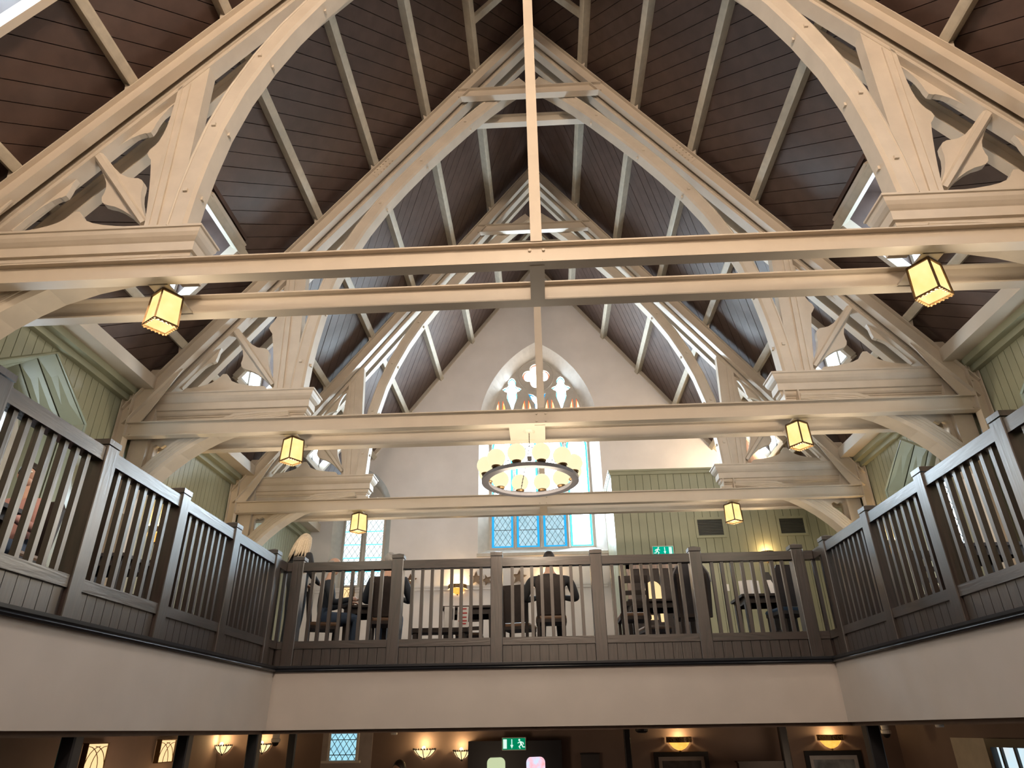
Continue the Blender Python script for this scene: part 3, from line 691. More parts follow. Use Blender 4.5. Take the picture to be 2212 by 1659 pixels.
for i, (y, nm) in enumerate(zip(Y, names)):
    for s_, side in ((-1, 'left'), (1, 'right')):
        lab = 'glowing square lantern under the %s steel tie beams, %s of the two' % (nm, side + 'hand')
        loc = (s_ * 3.37, y + .29, 3.245)
        if l0 is None: l0 = build_lantern(lab); l0.location = loc; l0.rotation_euler.z = s_ * ang
        else: dup(l0, loc, lab, s_ * ang)
for i, (y, nm) in enumerate(zip(Y, names)):
    for s_ in (-1, 1):
        mb = MB(); mb.box((-.09, .10, ZT0 + .0), (.09, DY + .02, ZT0 + .018)); o = part('lantern_plate', mb, STEEL, steels[i], Vector((s_ * 3.37, 0, 0)) - Vector(steels[i]['ref']))

for y in Y:
    for s_ in (-1, 1): point('lantern_lamp', (s_ * 3.37, y + .29, 3.10), 9, (1, .84, .63), .08)
# ================================================================== CHANDELIER
CC = Vector((-.168, 8.34, 2.885)); RR = .585
c = thing('globe_chandelier', 'ring chandelier of twelve cream globes hanging from the middle steel tie beams', 'chandelier', CC)
mb = MB(); n = 48; sec = [(-.045, -.028), (.045, -.028), (.045, .012), (.03, .028), (-.03, .028), (-.045, .012)]
mb.loft([[((RR + a) * math.cos(2 * math.pi * j / n), (RR + a) * math.sin(2 * math.pi * j / n), z) for a, z in sec] for j in range(n + 1)], caps=False); part('ring', mb, GREYMET, c, (0, 0, 0))
gm = MB(); gm.sphere((0, 0, 0), .118, 20, 12); gme = gm.mesh('globe', GLOBE, True)
cm = MB(); cm.lathe([(.0, .0), (.05, .0), (.062, .02), (.058, .03), (.05, .035), (.0, .035)], 12); cme = cm.mesh('cup', BRONZE)
for k in range(12):
    a = math.radians(15 + 30 * k); q = (RR * math.cos(a), RR * math.sin(a))
    cu = put('lamp_cup', cme, c, (q[0], q[1], .03)); put('globe', gme, cu, (0, 0, .135))
for k in range(3):
    a = math.radians(90 + 120 * k + 15); mb = MB(); A = Vector((RR * math.cos(a) * .97, RR * math.sin(a) * .97, .03)); B = Vector((0, 0, .48))
    nl = 26
    for i in range(nl): mb.strut(A.lerp(B, i / nl), A.lerp(B, (i + .75) / nl), .014 if i % 2 else .007, .007 if i % 2 else .014)
    part('chain', mb, BLACK, c, (0, 0, 0))
mb = MB(); nl = 14
for i in range(nl): mb.strut((0, 0, .48 + .19 * i / nl), (0, 0, .48 + .19 * (i + .75) / nl), .014 if i % 2 else .006, .006 if i % 2 else .014, (1, 0, 0))
part('chain', mb, BLACK, c, (0, 0, 0))
mb = MB(); mb.box((-.03, -.02, .27), (.03, .02, .33)); mb.tube([(0, 0, .27), (.015, 0, .24), (0, 0, .22), (-.015, 0, .235)], .006, 5); part('hook', mb, BLACK, c, (0, 0, 0))
point('chandelier_lamp', CC + Vector((0, 0, -.25)), 22, (1, .84, .64), .45)
mb = MB(); mb.lathe([(.0, .665), (.05, .665), (.085, .685), (.09, .70), (.0, .70)], 14); part('ceiling_rose', mb, STEEL, c, (0, 0, 0))

# ================================================================== BALUSTRADES
PW = .155
def balustrade(label, base, run, posts, spans, axis, nrm, line):
    """axis 0: runs along x at y=line; axis 1: runs along y at x=line; nrm points away from the nave"""
    r = thing('balustrade', label, 'balustrade', base, 'dark oak gallery balustrades', world=True)
    def bx(mb, a0, a1, d0, d1, z0, z1, ch=0):
        lo, hi = sorted((line + nrm * d0, line + nrm * d1))
        return mb.box((a0, lo, z0), (a1, hi, z1), ch) if axis == 0 else mb.box((lo, a0, z0), (hi, a1, z1), ch)
    OAKR = OAKX if axis == 0 else OAKY
    for a in posts:
        mb = MB(); bx(mb, a - PW / 2, a + PW / 2, 0, PW, .765, 2.075, .006); po = part('post', mb, OAKV, r)
        mb = MB(); e = .006
        def ringz(z, g):
            l0_, h0 = sorted((line + nrm * (-g), line + nrm * (PW + g))); q = [(a - PW / 2 - g, l0_), (a + PW / 2 + g, l0_), (a + PW / 2 + g, h0), (a - PW / 2 - g, h0)]
            return [((u, v, z) if axis == 0 else (v, u, z)) for u, v in q]
        mb.loft([ringz(2.085, .003), ringz(2.13, .003), ringz(2.16, -.07)]); sub('post_cap', mb, OAKV, po)
    for a, b in spans:
        mb = MB(); bx(mb, a, b, .015, .13, 1.945, 2.055, 0); part('top_rail', mb, OAKR, r)
        mb = MB(); bx(mb, a, b, .015, .10, .965, 1.055); part('bottom_rail', mb, OAKR, r)
        L = b - a; nb = max(1, round(L / .131) - 1); st_ = L / (nb + 1)
        for i in range(nb):
            q = a + st_ * (i + 1); mb = MB(); bx(mb, q - .021, q + .021, .04, .085, 1.055, 1.945); part('baluster', mb, OAKV, r)
        np_ = max(1, round(L / .12)); st_ = L / np_
        for i in range(np_):
            mb = MB(); bx(mb, a + st_ * i + .003, a + st_ * (i + 1) - .003, .035, .055, .765, .965); part('panel_board', mb, OAKV, r)
        mb = MB(); bx(mb, a, b, .055, .075, .765, .965); part('panel_back', mb, BLACK, r)
py = [8.68, 7.40, 6.165, 4.925, 3.70, 2.46, 1.22]
sp = [(py[i + 1] + PW / 2, py[i] - PW / 2) for i in range(len(py) - 1)]
balustrade('dark oak balustrade along the left side gallery', (-3.47, 9, .765), None, py, sp + [(8.68 + PW / 2, 9.027)], 1, -1, -3.47)
balustrade('dark oak balustrade along the right side gallery', (3.475, 9, .765), None, py, sp + [(8.68 + PW / 2, 9.027)], 1, 1, 3.475)
px = [-3.335, -1.985, -.66, .66, 1.965, 3.29]
balustrade('dark oak balustrade across the end gallery in front of the big window', (0, 9.027, .765), None, px, [(px[i] + PW / 2, px[i + 1] - PW / 2) for i in range(5)] + [(-3.62, px[0] - PW / 2), (px[5] + PW / 2, 3.62)], 0, 1, 9.027)

# ================================================================== END GALLERY: green boarded enclosure
BY, BX0, BZ = 13.9, 1.47, 4.96
mb = MB(); mb.box((BX0 + .02, BY + .02, ZF), (XW, YG, BZ - .02)); wp = struct('wall_partition', mb, mat('green_back', (.05, .055, .03), .8))
boards('plank', [[(BX0, ZF), (XW, ZF), (XW, BZ - .1), (BX0, BZ - .1)]], math.pi / 2, .165, .008, .022, lambda u, v, h: (u, BY + .02 - h, v), wp, GREEN, .001)
boards('plank', [[(BY, ZF), (YG, ZF), (YG, BZ - .1), (BY, BZ - .1)]], math.pi / 2, .165, .008, .022, lambda u, v, h: (BX0 + .02 - h, u, v), wp, GREEN, .001)
mb = MB(); mb.box((BX0 - .03, BY - .035, BZ - .10), (XW, BY + .02, BZ - .03)).box((BX0 - .05, BY - .055, BZ - .03), (XW, BY + .05, BZ + .01)).box((BX0 - .03, BY, BZ - .10), (BX0 + .02, YG, BZ - .03)).box((BX0 - .05, BY, BZ - .03), (BX0 + .05, YG, BZ + .01))
struct('trim_11', mb, GREEN)
for i, (xa, xb, za, zb) in enumerate(((3.17, 3.68, 3.51, 3.84), (4.84, 5.33, 3.51, 3.82))):
    v = thing('air_vent', ['grey louvred air vent on the green boarding above the wooden door', 'grey louvred air vent at the far right end of the green boarding'][i], 'vent', ((xa + xb) / 2, BY, za), 'air vents', world=True)
    mb = MB()
    for a, b in (((xa - .05, za - .05), (xb + .05, za)), ((xa - .05, zb), (xb + .05, zb + .05)), ((xa - .05, za), (xa, zb)), ((xb, za), (xb + .05, zb))): mb.box((a[0], BY - .03, a[1]), (b[0], BY - .005, b[1]))
    part('vent_frame', mb, GREEN, v)
    mb = MB(); mb.box((xa, BY - .008, za), (xb, BY - .004, zb)); part('vent_back', mb, BLACK, v)
    for k in range(10):
        z = za + (k + .5) * (zb - za) / 10; mb = MB(); mb.prism([(xa, BY - .01, z - .011), (xa, BY - .022, z - .004), (xa, BY - .022, z + .004), (xa, BY - .01, z + .004)], (xb - xa, 0, 0)); part('slat', mb, VENT, v)
def exit_sign(label, base, flip, w_=.43, h_=.19, green=EXITG):
    v = thing('exit_sign', label, 'sign', base)
    mb = MB(); mb.box((-w_ / 2, 0, 0), (w_ / 2, .04, h_)); part('housing', mb, WHITE, v, (0, 0, 0))
    mb = MB(); mb.box((-w_ / 2 + .012, -.006, .012), (w_ / 2 - .012, 0, h_ - .012)); part('sign_face', mb, green, v, (0, 0, 0))
    f = -1 if flip else 1; P = lambda q: [(f * x * h_, -.012, z * h_ + h_ / 2) for x, z in q]
    def pl(nm, *qs):
        mb = MB()
        for q in qs: mb.prism(P(q), (0, .005, 0))
        part(nm, mb, EXITW, v, (0, 0, 0))
    pl('door_symbol', [(.62, -.36), (.94, -.36), (.94, .36), (.62, .36)])
    pl('arrow_symbol', [(.14, .36), (.22, .36), (.22, -.1), (.14, -.1)], [(.18, -.36), (.04, -.08), (.32, -.08)])
    cx = -.62; circ = [(cx + .14 + .085 * math.cos(a * math.pi / 5), .30 + .085 * math.sin(a * math.pi / 5)) for a in range(10)]
    pl('running_man', circ, [(cx - .02, .20), (cx + .12, .20), (cx + .05, -.08), (cx - .12, -.05)], [(cx + .1, .2), (cx + .3, .08), (cx + .27, .02), (cx + .08, .12)], [(cx, .2), (cx - .22, .12), (cx - .27, -.04), (cx - .2, -.05), (cx - .14, .08), (cx, .12)],
       [(cx - .1, -.04), (cx + .06, -.06), (cx + .22, -.2), (cx + .1, -.38), (cx + .04, -.34), (cx + .1, -.2)], [(cx - .12, -.02), (cx - .02, -.08), (cx - .14, -.28), (cx - .36, -.28), (cx - .36, -.21), (cx - .18, -.2)])
    return v
exit_sign('green running man exit sign on the green boarding above the end gallery', (2.40, BY - .045, 3.12), False)
# wooden double door with a lit glass panel
dr = put('door_1', None, kind='structure')
WOODR = grain('reddish_door_oak', (.05, .02, .012), (.15, .06, .035), 2)
mb = MB(); x0, x1, zt = 1.62, 3.05, 3.0
for a, b in (((x0, ZF), (x0 + .12, zt)), ((x1 - .12, ZF), (x1, zt)), ((x0, zt - .14), (x1, zt))): mb.box((a[0], BY - .06, a[1]), (b[0], BY, b[1]))
mb.box((x0 - .04, BY - .09, zt), (x1 + .04, BY, zt + .06)); part('door_frame', mb, WOODR, dr, (0, 0, 0))
for a, b in ((x0 + .12, 2.33), (2.345, x1 - .12)):
    mb = MB(); mb.box((a, BY - .03, ZF), (b, BY, zt - .14)); lf = part('door_leaf', mb, OAKH, dr, (0, 0, 0))
    for za, zb in ((1.05, 1.5), (1.62, 1.8)):
        mb = MB(); mb.box((a + .1, BY - .04, za), (b - .1, BY - .03, zb)); sub('raised_panel', mb, OAKH, lf)
    if a < 2: mb = MB(); mb.prism([(x, BY - .042, z) for x, z in arc_arch(2.12, .16, 1.84, 2.45, 2.62, 6)], (0, .012, 0)); sub('lit_glass_panel', mb, PANEL, lf, label='warm lit arched glass panel')
    else:
        mb = MB(); mb.prism([(2.55 + .05 * math.cos(k * math.pi / 8), BY - .035, 2.42 + .05 * math.sin(k * math.pi / 8)) for k in range(16)], (0, .005, 0)); sub('round_sign', mb, mat('blue_sign', (.06, .20, .40), .4), lf, label='round blue door sign')
mb = MB(); mb.box((3.49, BY - .015, 2.40), (3.62, BY, 2.53)); sw = tag(put('switch_plate', mb.mesh('switch_plate', WHITE)), 'cream switch plate on the green boarding right of the wooden door', 'switch')
mb = MB(); mb.box((3.53, BY - .022, 2.44), (3.55, BY - .015, 2.49)).box((3.57, BY - .022, 2.44), (3.59, BY - .015, 2.49)); sub('rocker', mb, WHITE, sw)

# ------------------------------------------------------------------ wall lights (half bowl)
def bowl_light(label, base, rz=0, w_=.23, band=True, col=BRONZE, power=4, ribs=False, seen_glass=None):
    v = thing('wall_sconce', label, 'sconce', base, 'bowl wall sconces', rz=rz); a0, a1 = math.pi, 2 * math.pi
    if band:
        mb = MB(); mb.lathe([(w_, .0), (w_ + .012, .0), (w_ + .012, .085), (w_, .085), (w_, .0)], 14, (0, 0, 0), a0, a1); part('band', mb, col, v, (0, 0, 0))
        mb = MB()
        for k in range(9):
            a = a0 + (k + .5) / 9 * math.pi; c = Vector(((w_ + .014) * math.cos(a), (w_ + .014) * math.sin(a), .042)); t = Vector((-math.sin(a), math.cos(a), 0))
            mb.tube([c + t * .022 * math.cos(q) + Vector((0, 0, .026 * math.sin(q))) for q in [i * math.pi / 5 for i in range(9)]], .004, 4)
        part('scrollwork', mb, mat('pale_bronze_scroll', (.45, .30, .16), .4, metal=.5), v, (0, 0, 0))
    mb = MB(); mb.lathe([(w_ * .86, .0), (w_ * .75, -.035), (w_ * .5, -.085), (w_ * .2, -.115), (.015, -.12)], 14, (0, 0, 0), a0, a1); part('glass_bowl', mb, seen_glass or BOWL, v, (0, 0, 0), smooth=True)
    mb = MB(); mb.sphere((0, -.02, -.13), .018, 8, 5); part('finial', mb, col, v, (0, 0, 0))
    if ribs:
        for k in range(5):
            a = a0 + k / 4 * math.pi; mb = MB(); mb.tube([(r_ * math.cos(a) * 1.02, r_ * math.sin(a) * 1.02, z) for r_, z in ((w_ * .9, .01), (w_ * .76, -.035), (w_ * .51, -.085), (w_ * .2, -.117))], .007, 5); part('rib', mb, BLACK, v, (0, 0, 0))
        mb = MB()
        for k in range(12):
            a = a0 + (k + .5) / 12 * math.pi; mb.sphere((w_ * .9 * math.cos(a), w_ * .9 * math.sin(a), .012), .016, 6, 4)
        part('leaf_rim', mb, BLACK, v, (0, 0, 0))
    mb = MB(); mb.sphere((0, -.09, .03), .035, 10, 6); part('bulb', mb, LANTIN, v, (0, 0, 0))
    M_ = Matrix.Rotation(rz, 3, 'Z'); lp = point('sconce_lamp', Vector(base) + M_ @ Vector((0, -.11, .10)), power, (1, .66, .30), .04)
    return v
bowl_light('bronze banded half-bowl sconce on the end wall left of the big window', (-2.01, YG - .02, 2.885), 0, .20, power=3.5)
bowl_light('half-bowl sconce on the green boarding behind the end balustrade, right of the door', (4.47, BY - .02, 3.06), 0, .13, power=2)
bowl_light('half-bowl sconce below the big window, mostly hidden by the person in the middle', (.05, YG - .02, 2.95), 0, .20, power=3)
for sgn, y, txt in ((-1, 9.62, 'left side wall beyond its window'), (1, 11.6, 'right side wall beyond its second window')):
    bowl_light('half-bowl sconce on the green boarded %s' % txt, (sgn * (XW - .02), y, 2.66), -sgn * math.pi / 2 if sgn > 0 else math.pi / 2, .15, power=6)
# floodlight lying on top of the enclosure, washing the roof boards
fl = thing('floodlight', 'small black floodlight lying on top of the green boarded enclosure', 'floodlight', (4.9, 14.5, BZ + .01))
mb = MB(); mb.box((-.12, -.08, .04), (.12, .08, .14)); part('housing', mb, BLACK, fl, (0, 0, 0))
mb = MB(); mb.box((-.10, -.06, .14), (.10, .06, .145)); part('lens', mb, LANTIN, fl, (0, 0, 0))
mb = MB(); mb.box((-.13, -.01, 0), (-.12, .01, .12)).box((.12, -.01, 0), (.13, .01, .12)).box((-.13, -.02, -.008), (.13, .02, 0)); part('bracket', mb, BLACK, fl, (0, 0, 0))
point('floodlight_lamp', (4.75, 14.3, BZ + .35), 38, (1, .80, .55), .1)

# star ornaments on the dado ledge
def star(label, loc, R_, tilt, m, lit=False):
    v = thing('star_ornament', label, 'star', loc, 'star ornaments on the dado ledge')
    v.rotation_euler = (0, tilt, 0); cz = R_ * .81
    pt = lambda k, q: ((R_ if k % 2 == 0 else R_ * .42) * q * math.sin(k * math.pi / 5), (R_ if k % 2 == 0 else R_ * .42) * q * math.cos(k * math.pi / 5) + cz)
    for k in range(10):
        mb = MB(); mb.prism([(x, -.05, z) for x, z in (pt(k, 1), pt(k + 1, 1), pt(k + 1, .8), pt(k, .8))], (0, .045, 0)); part('star_side', mb, m, v, (0, 0, 0))
    mb = MB(); mb.prism([(pt(k, .8)[0], -.008, pt(k, .8)[1]) for k in range(10)], (0, .006, 0)); part('star_back', mb, m, v, (0, 0, 0))
    if lit:
        for k in range(3): mb = MB(); mb.sphere((.035 * (k - 1), -.03, cz - .05 + .05 * (k % 2)), .012, 8, 5); part('bulb', mb, LANTIN, v, (0, 0, 0))
PINE = mat('pale_pine_star', (.34, .24, .17), .6)
star('small brown wooden star with lit bulbs on the end wall ledge', (-3.10, YG - .03, 2.965), .155, 0, mat('brown_star_wood', (.20, .11, .06), .6), True)
star('larger pale wooden star on the ledge right of the banded sconce', (-1.60, YG - .03, 2.965), .17, .06, PINE)
star('pale wooden star leaning beside the larger star on the ledge', (-1.30, YG - .03, 2.965), .13, -.35, PINE)
star('pale wooden star on the ledge under the left edge of the big window', (-.62, YG - .03, 2.965), .18, .1, PINE)
# flat wall lights with arched glazing bars
def arch_light(label, loc, rz, w_=.24, h_=.36, glass=PANEL, power=3):
    v = thing('arched_wall_light', label, 'wall light', loc, 'flat wall lights with arched bars', rz=rz)
    mb = MB(); mb.box((-w_ / 2, -.06, 0), (w_ / 2, -.004, h_)); part('glass_box', mb, glass, v, (0, 0, 0))
    mb = MB(); mb.box((-w_ / 2 - .012, -.075, -.012), (w_ / 2 + .012, -.0, .0)).box((-w_ / 2 - .012, -.075, h_), (w_ / 2 + .012, -.0, h_ + .012))
    for s_ in (-1, 1): mb.box((s_ * w_ / 2 - .006, -.07, 0), (s_ * w_ / 2 + .006, -.0, h_))
    part('frame', mb, BRONZE, v, (0, 0, 0)); mb = MB()
    for c_, s_ in ((-w_ / 2, 1), (w_ / 2, -1), (-w_ * .17, 1), (w_ * .17, -1)):
        mb.tube([(c_ + s_ * w_ * .62 * (1 - math.cos(t * math.pi / 12)), -.063, h_ * .9 * math.sin(t * math.pi / 12)) for t in range(7)], .005, 4)
    part('glazing_bar', mb, BRONZE, v, (0, 0, 0))
    return v
arch_light('glowing flat wall light with arched bars below the left window of the end wall', (-4.5, YG - .02, 2.60), 0)

# ================================================================== FURNITURE
SEATB = mat('blue_seat_fabric', (.02, .05, .10), .8); SEATT = mat('tan_seat_leather', (.16, .085, .045), .5)
def chair(label, loc, rz, seat=SEATT, kind='ladder', group='dark wooden gallery chairs'):
    c = thing('dining_chair', label, 'chair', loc, group, rz=rz)      # faces +y, back at -y
    for sx in (-1, 1):
        mb = MB(); mb.strut((sx * .19, .19, 0), (sx * .19, .19, .43), .038, .038, (0, 1, 0)); part('leg', mb, OAKH, c, (0, 0, 0))
        mb = MB(); mb.strut((sx * .18, -.19, 0), (sx * .18, -.19, .43), .038, .038, (0, 1, 0)); mb.strut((sx * .18, -.19, .43), (sx * .185, -.26, .98), .038, .034, (0, 1, 0)); part('leg', mb, OAKH, c, (0, 0, 0))
        mb = MB(); mb.strut((sx * .185, -.19, .2), (sx * .19, .19, .2), .022, .022); part('stretcher', mb, OAKH, c, (0, 0, 0))
    mb = MB(); mb.box((-.215, -.21, .40), (.215, .22, .445)); part('seat_frame', mb, OAKH, c, (0, 0, 0))
    mb = MB(); mb.loft([[(x * k, y * k, z) for x, y in ((-.21, -.19), (.21, -.19), (.22, .21), (-.22, .21))] for k, z in ((1, .445), (1.02, .465), (.97, .49), (.8, .50))]); part('seat', mb, seat, c, (0, 0, 0))
    if kind == 'ladder':
        for z, h in ((.58, .06), (.72, .06), (.88, .10)):
            y = -.19 - .07 * (z - .43) / .55; mb = MB(); mb.loft([[(-.18, y, z), (-.18, y + .018, z), (-.18, y + .018, z + h), (-.18, y, z + h)], [(0, y - .03, z), (0, y - .012, z), (0, y - .012, z + h), (0, y - .03, z + h)], [(.18, y, z), (.18, y + .018, z), (.18, y + .018, z + h), (.18, y, z + h)]]); part('back_slat', mb, OAKH, c, (0, 0, 0))
    elif kind == 'panel':
        mb = MB(); mb.prism([(-.2, -.20, .5), (.2, -.20, .5), (.215, -.25, .96), (.17, -.262, 1.04), (-.17, -.262, 1.04), (-.215, -.25, .96)], (0, .035, 0)); part('back_panel', mb, OAKH, c, (0, 0, 0))
    else:
        mb = MB(); mb.prism([(-.24, -.20, .40), (.24, -.20, .40)] + [(.26 * math.cos(a), -.25, .86 + .30 * math.sin(a)) for a in [k * math.pi / 8 for k in range(9)]], (0, .06, 0)); part('back_panel', mb, mat('dark_upholstery', (.02, .018, .025), .6), c, (0, 0, 0))
        mb = MB(); mb.tube([(.265 * math.cos(a), -.255, .86 + .305 * math.sin(a)) for a in [k * math.pi / 8 for k in range(9)]], .012, 6); part('back_piping', mb, GREYMET, c, (0, 0, 0))
    return c
def table(label, loc, w_, d_, rz=0, h=.76, kind='ped'):
    t = thing('pub_table', label, 'table', loc, 'dark wooden gallery tables', rz=rz)
    mb = MB(); mb.box((-w_ / 2, -d_ / 2, h - .035), (w_ / 2, d_ / 2, h), .02); part('tabletop', mb, OAKH, t, (0, 0, 0))
    mb = MB(); e = .05
    for a, b in (((-w_ / 2 + e, -d_ / 2 + e), (w_ / 2 - e, -d_ / 2 + e + .02)), ((-w_ / 2 + e, d_ / 2 - e - .02), (w_ / 2 - e, d_ / 2 - e)), ((-w_ / 2 + e, -d_ / 2 + e), (-w_ / 2 + e + .02, d_ / 2 - e)), ((w_ / 2 - e - .02, -d_ / 2 + e), (w_ / 2 - e, d_ / 2 - e))): mb.box((*a, h - .12), (*b, h - .035))
    part('apron', mb, OAKH, t, (0, 0, 0))
    for sx in (-1, 1):
        for sy in (-1, 1):
            mb = MB(); x, y = sx * (w_ / 2 - .08), sy * (d_ / 2 - .08)
            mb.loft([[(x + a * q, y + b * q, z) for a, b in ((-1, -1), (1, -1), (1, 1), (-1, 1))] for q, z in ((.024, 0), (.034, .3), (.04, h - .12), (.04, h - .035))]); part('leg', mb, OAKH, t, (0, 0, 0))
    return t
G = ZF
table('dark square table beyond the seated balding man at left of the end gallery', (-2.72, 10.75, G), .75, .75)
table('dark table left of the middle person in the end gallery', (-1.2, 11.0, G), .85, .7)
table('dark table in front of the wooden door behind the end balustrade', (1.75, 10.75, G), 1.1, .7)
table('dark table holding menus at the right end of the end gallery', (3.15, 10.5, G), .7, .7)
chair('ladder-back dark chair just left of the wooden door behind the end balustrade', (1.22, 10.05, G), 0)
chair('dark round-backed upholstered chair in front of the wooden door', (2.02, 9.98, G), 0, SEATB, 'round')
chair('dark chair with blue seat at the right end of the end gallery', (3.30, 9.85, G), .15, SEATB, 'panel')
chair('panel-back chair under the middle person facing the big window', (.05, 10.15, G), 0, SEATT, 'panel')
chair('panel-back chair under the person with back turned, left of the end gallery', (-2.32, 10.0, G), .1, SEATT, 'panel')
chair('chair under the balding man behind the left end of the end balustrade', (-3.34, 10.35, G), -1.2, SEATT, 'panel')
chair('empty panel-back chair left of the middle person, tan seat', (-.44, 10.85, G), -.25, SEATT, 'panel')
chair('ladder-back chair beyond the table left of the middle person', (-1.3, 11.85, G), 3.14, SEATT)
chair('ladder-back chair at the far side of the table in front of the door', (1.7, 11.5, G), 3.3, SEATT)
# low bench with a menu holder
b = thing('low_bench', 'low dark bench left of the middle person behind the end balustrade', 'bench', (-1.55, 10.15, G))
mb = MB(); mb.box((-.42, -.16, .30), (.42, .16, .36)); part('seat', mb, OAKH, b, (0, 0, 0))
for sx in (-1, 1): mb = MB(); mb.box((sx * .34 - .03, -.14, 0), (sx * .34 + .03, .14, .30)); part('leg', mb, OAKH, b, (0, 0, 0))
PAPER = mat('white_paper', (.72, .70, .70), .7); REDINK = mat('red_ink', (.5, .05, .05), .6)
mc = thing('menu_card', 'white menu card with red printing standing on the low bench', 'menu', (-1.22, 10.1, G + .36))
mb = MB(); mb.prism([(-.08, -.03, 0), (.08, -.03, 0), (.08, .03, .30), (-.08, .03, .30)], (0, .004, 0)); part('card', mb, PAPER, mc, (0, 0, 0))
mb = MB()
for k, (z, w2) in enumerate(((.26, .05), (.20, .06), (.14, .055), (.09, .06), (.05, .05))): mb.prism([(-w2, -.031 + z * .2 - .003, z), (w2, -.031 + z * .2 - .003, z), (w2, -.031 + (z + .02) * .2 - .003, z + .02), (-w2, -.031 + (z + .02) * .2 - .003, z + .02)], (0, .002, 0))
part('printing', mb, REDINK, mc, (0, 0, 0))
m2 = thing('menu_card', 'plain pale menu card standing beside the red printed card on the bench', 'menu', (-1.42, 10.12, G + .36))
mb = MB(); mb.prism([(-.075, -.03, 0), (.075, -.03, 0), (.075, .03, .31), (-.075, .03, .31)], (0, .004, 0)); part('card', mb, PAPER, m2, (0, 0, 0)); mb = MB(); mb.box((.03, -.014, .12), (.06, -.01, .28)); part('printing', mb, mat('grey_ink', (.10, .11, .13), .6), m2, (0, 0, 0))
m3 = thing('menu_card', 'open pale menu standing on the rightmost table of the end gallery', 'menu', (3.02, 10.45, G + .76))
for s_ in (-1, 1): mb = MB(); mb.prism([(0, -.05, 0), (s_ * .15, .02, 0), (s_ * .15, .03, .24), (0, -.04, .24)], (0, .004, 0)); part('page', mb, PAPER, m3, (0, 0, 0))
m4 = thing('menu_card', 'dark tilted menu folder on the rightmost table of the end gallery', 'menu', (3.36, 10.42, G + .76))
mb = MB(); mb.prism([(-.10, 0, 0), (.12, 0, 0), (-.02, .05, .36), (-.12, .05, .36)], (0, .008, 0)); part('folder', mb, BLACK, m4, (0, 0, 0)); mb = MB(); mb.prism([(-.06, -.004, .03), (.07, -.004, .03), (-.02, .026, .24), (-.08, .026, .24)], (0, .003, 0)); part('page', mb, PAPER, m4, (0, 0, 0))

# ================================================================== PEOPLE
SKIN = mat('skin', (.52, .32, .24), .55, var=.05); SHOE = mat('black_shoe', (.015, .013, .012), .4)
def skin_grow(V, Ed, Rd, root, level=2):
    me = bpy.data.meshes.new('tmp'); bm = bmesh.new(); ly = bm.verts.layers.skin.verify(); vs = []
    for k, p_ in enumerate(V):
        v = bm.verts.new(p_); q = Rd[k]; v[ly].radius = q if isinstance(q, tuple) else (q, q); v[ly].use_root = (k == root); vs.append(v)
    for a, b_ in Ed: bm.edges.new((vs[a], vs[b_]))
    bm.to_mesh(me); bm.free(); ob = bpy.data.objects.new('tmp', me); COL.objects.link(ob)
    sk = ob.modifiers.new('s', 'SKIN'); sk.use_smooth_shade = True; ss = ob.modifiers.new('u', 'SUBSURF'); ss.levels = level; ss.render_levels = level
    out = bpy.data.meshes.new_from_object(ob.evaluated_get(bpy.context.evaluated_depsgraph_get()))
    bpy.data.objects.remove(ob); bpy.data.meshes.remove(me); return out
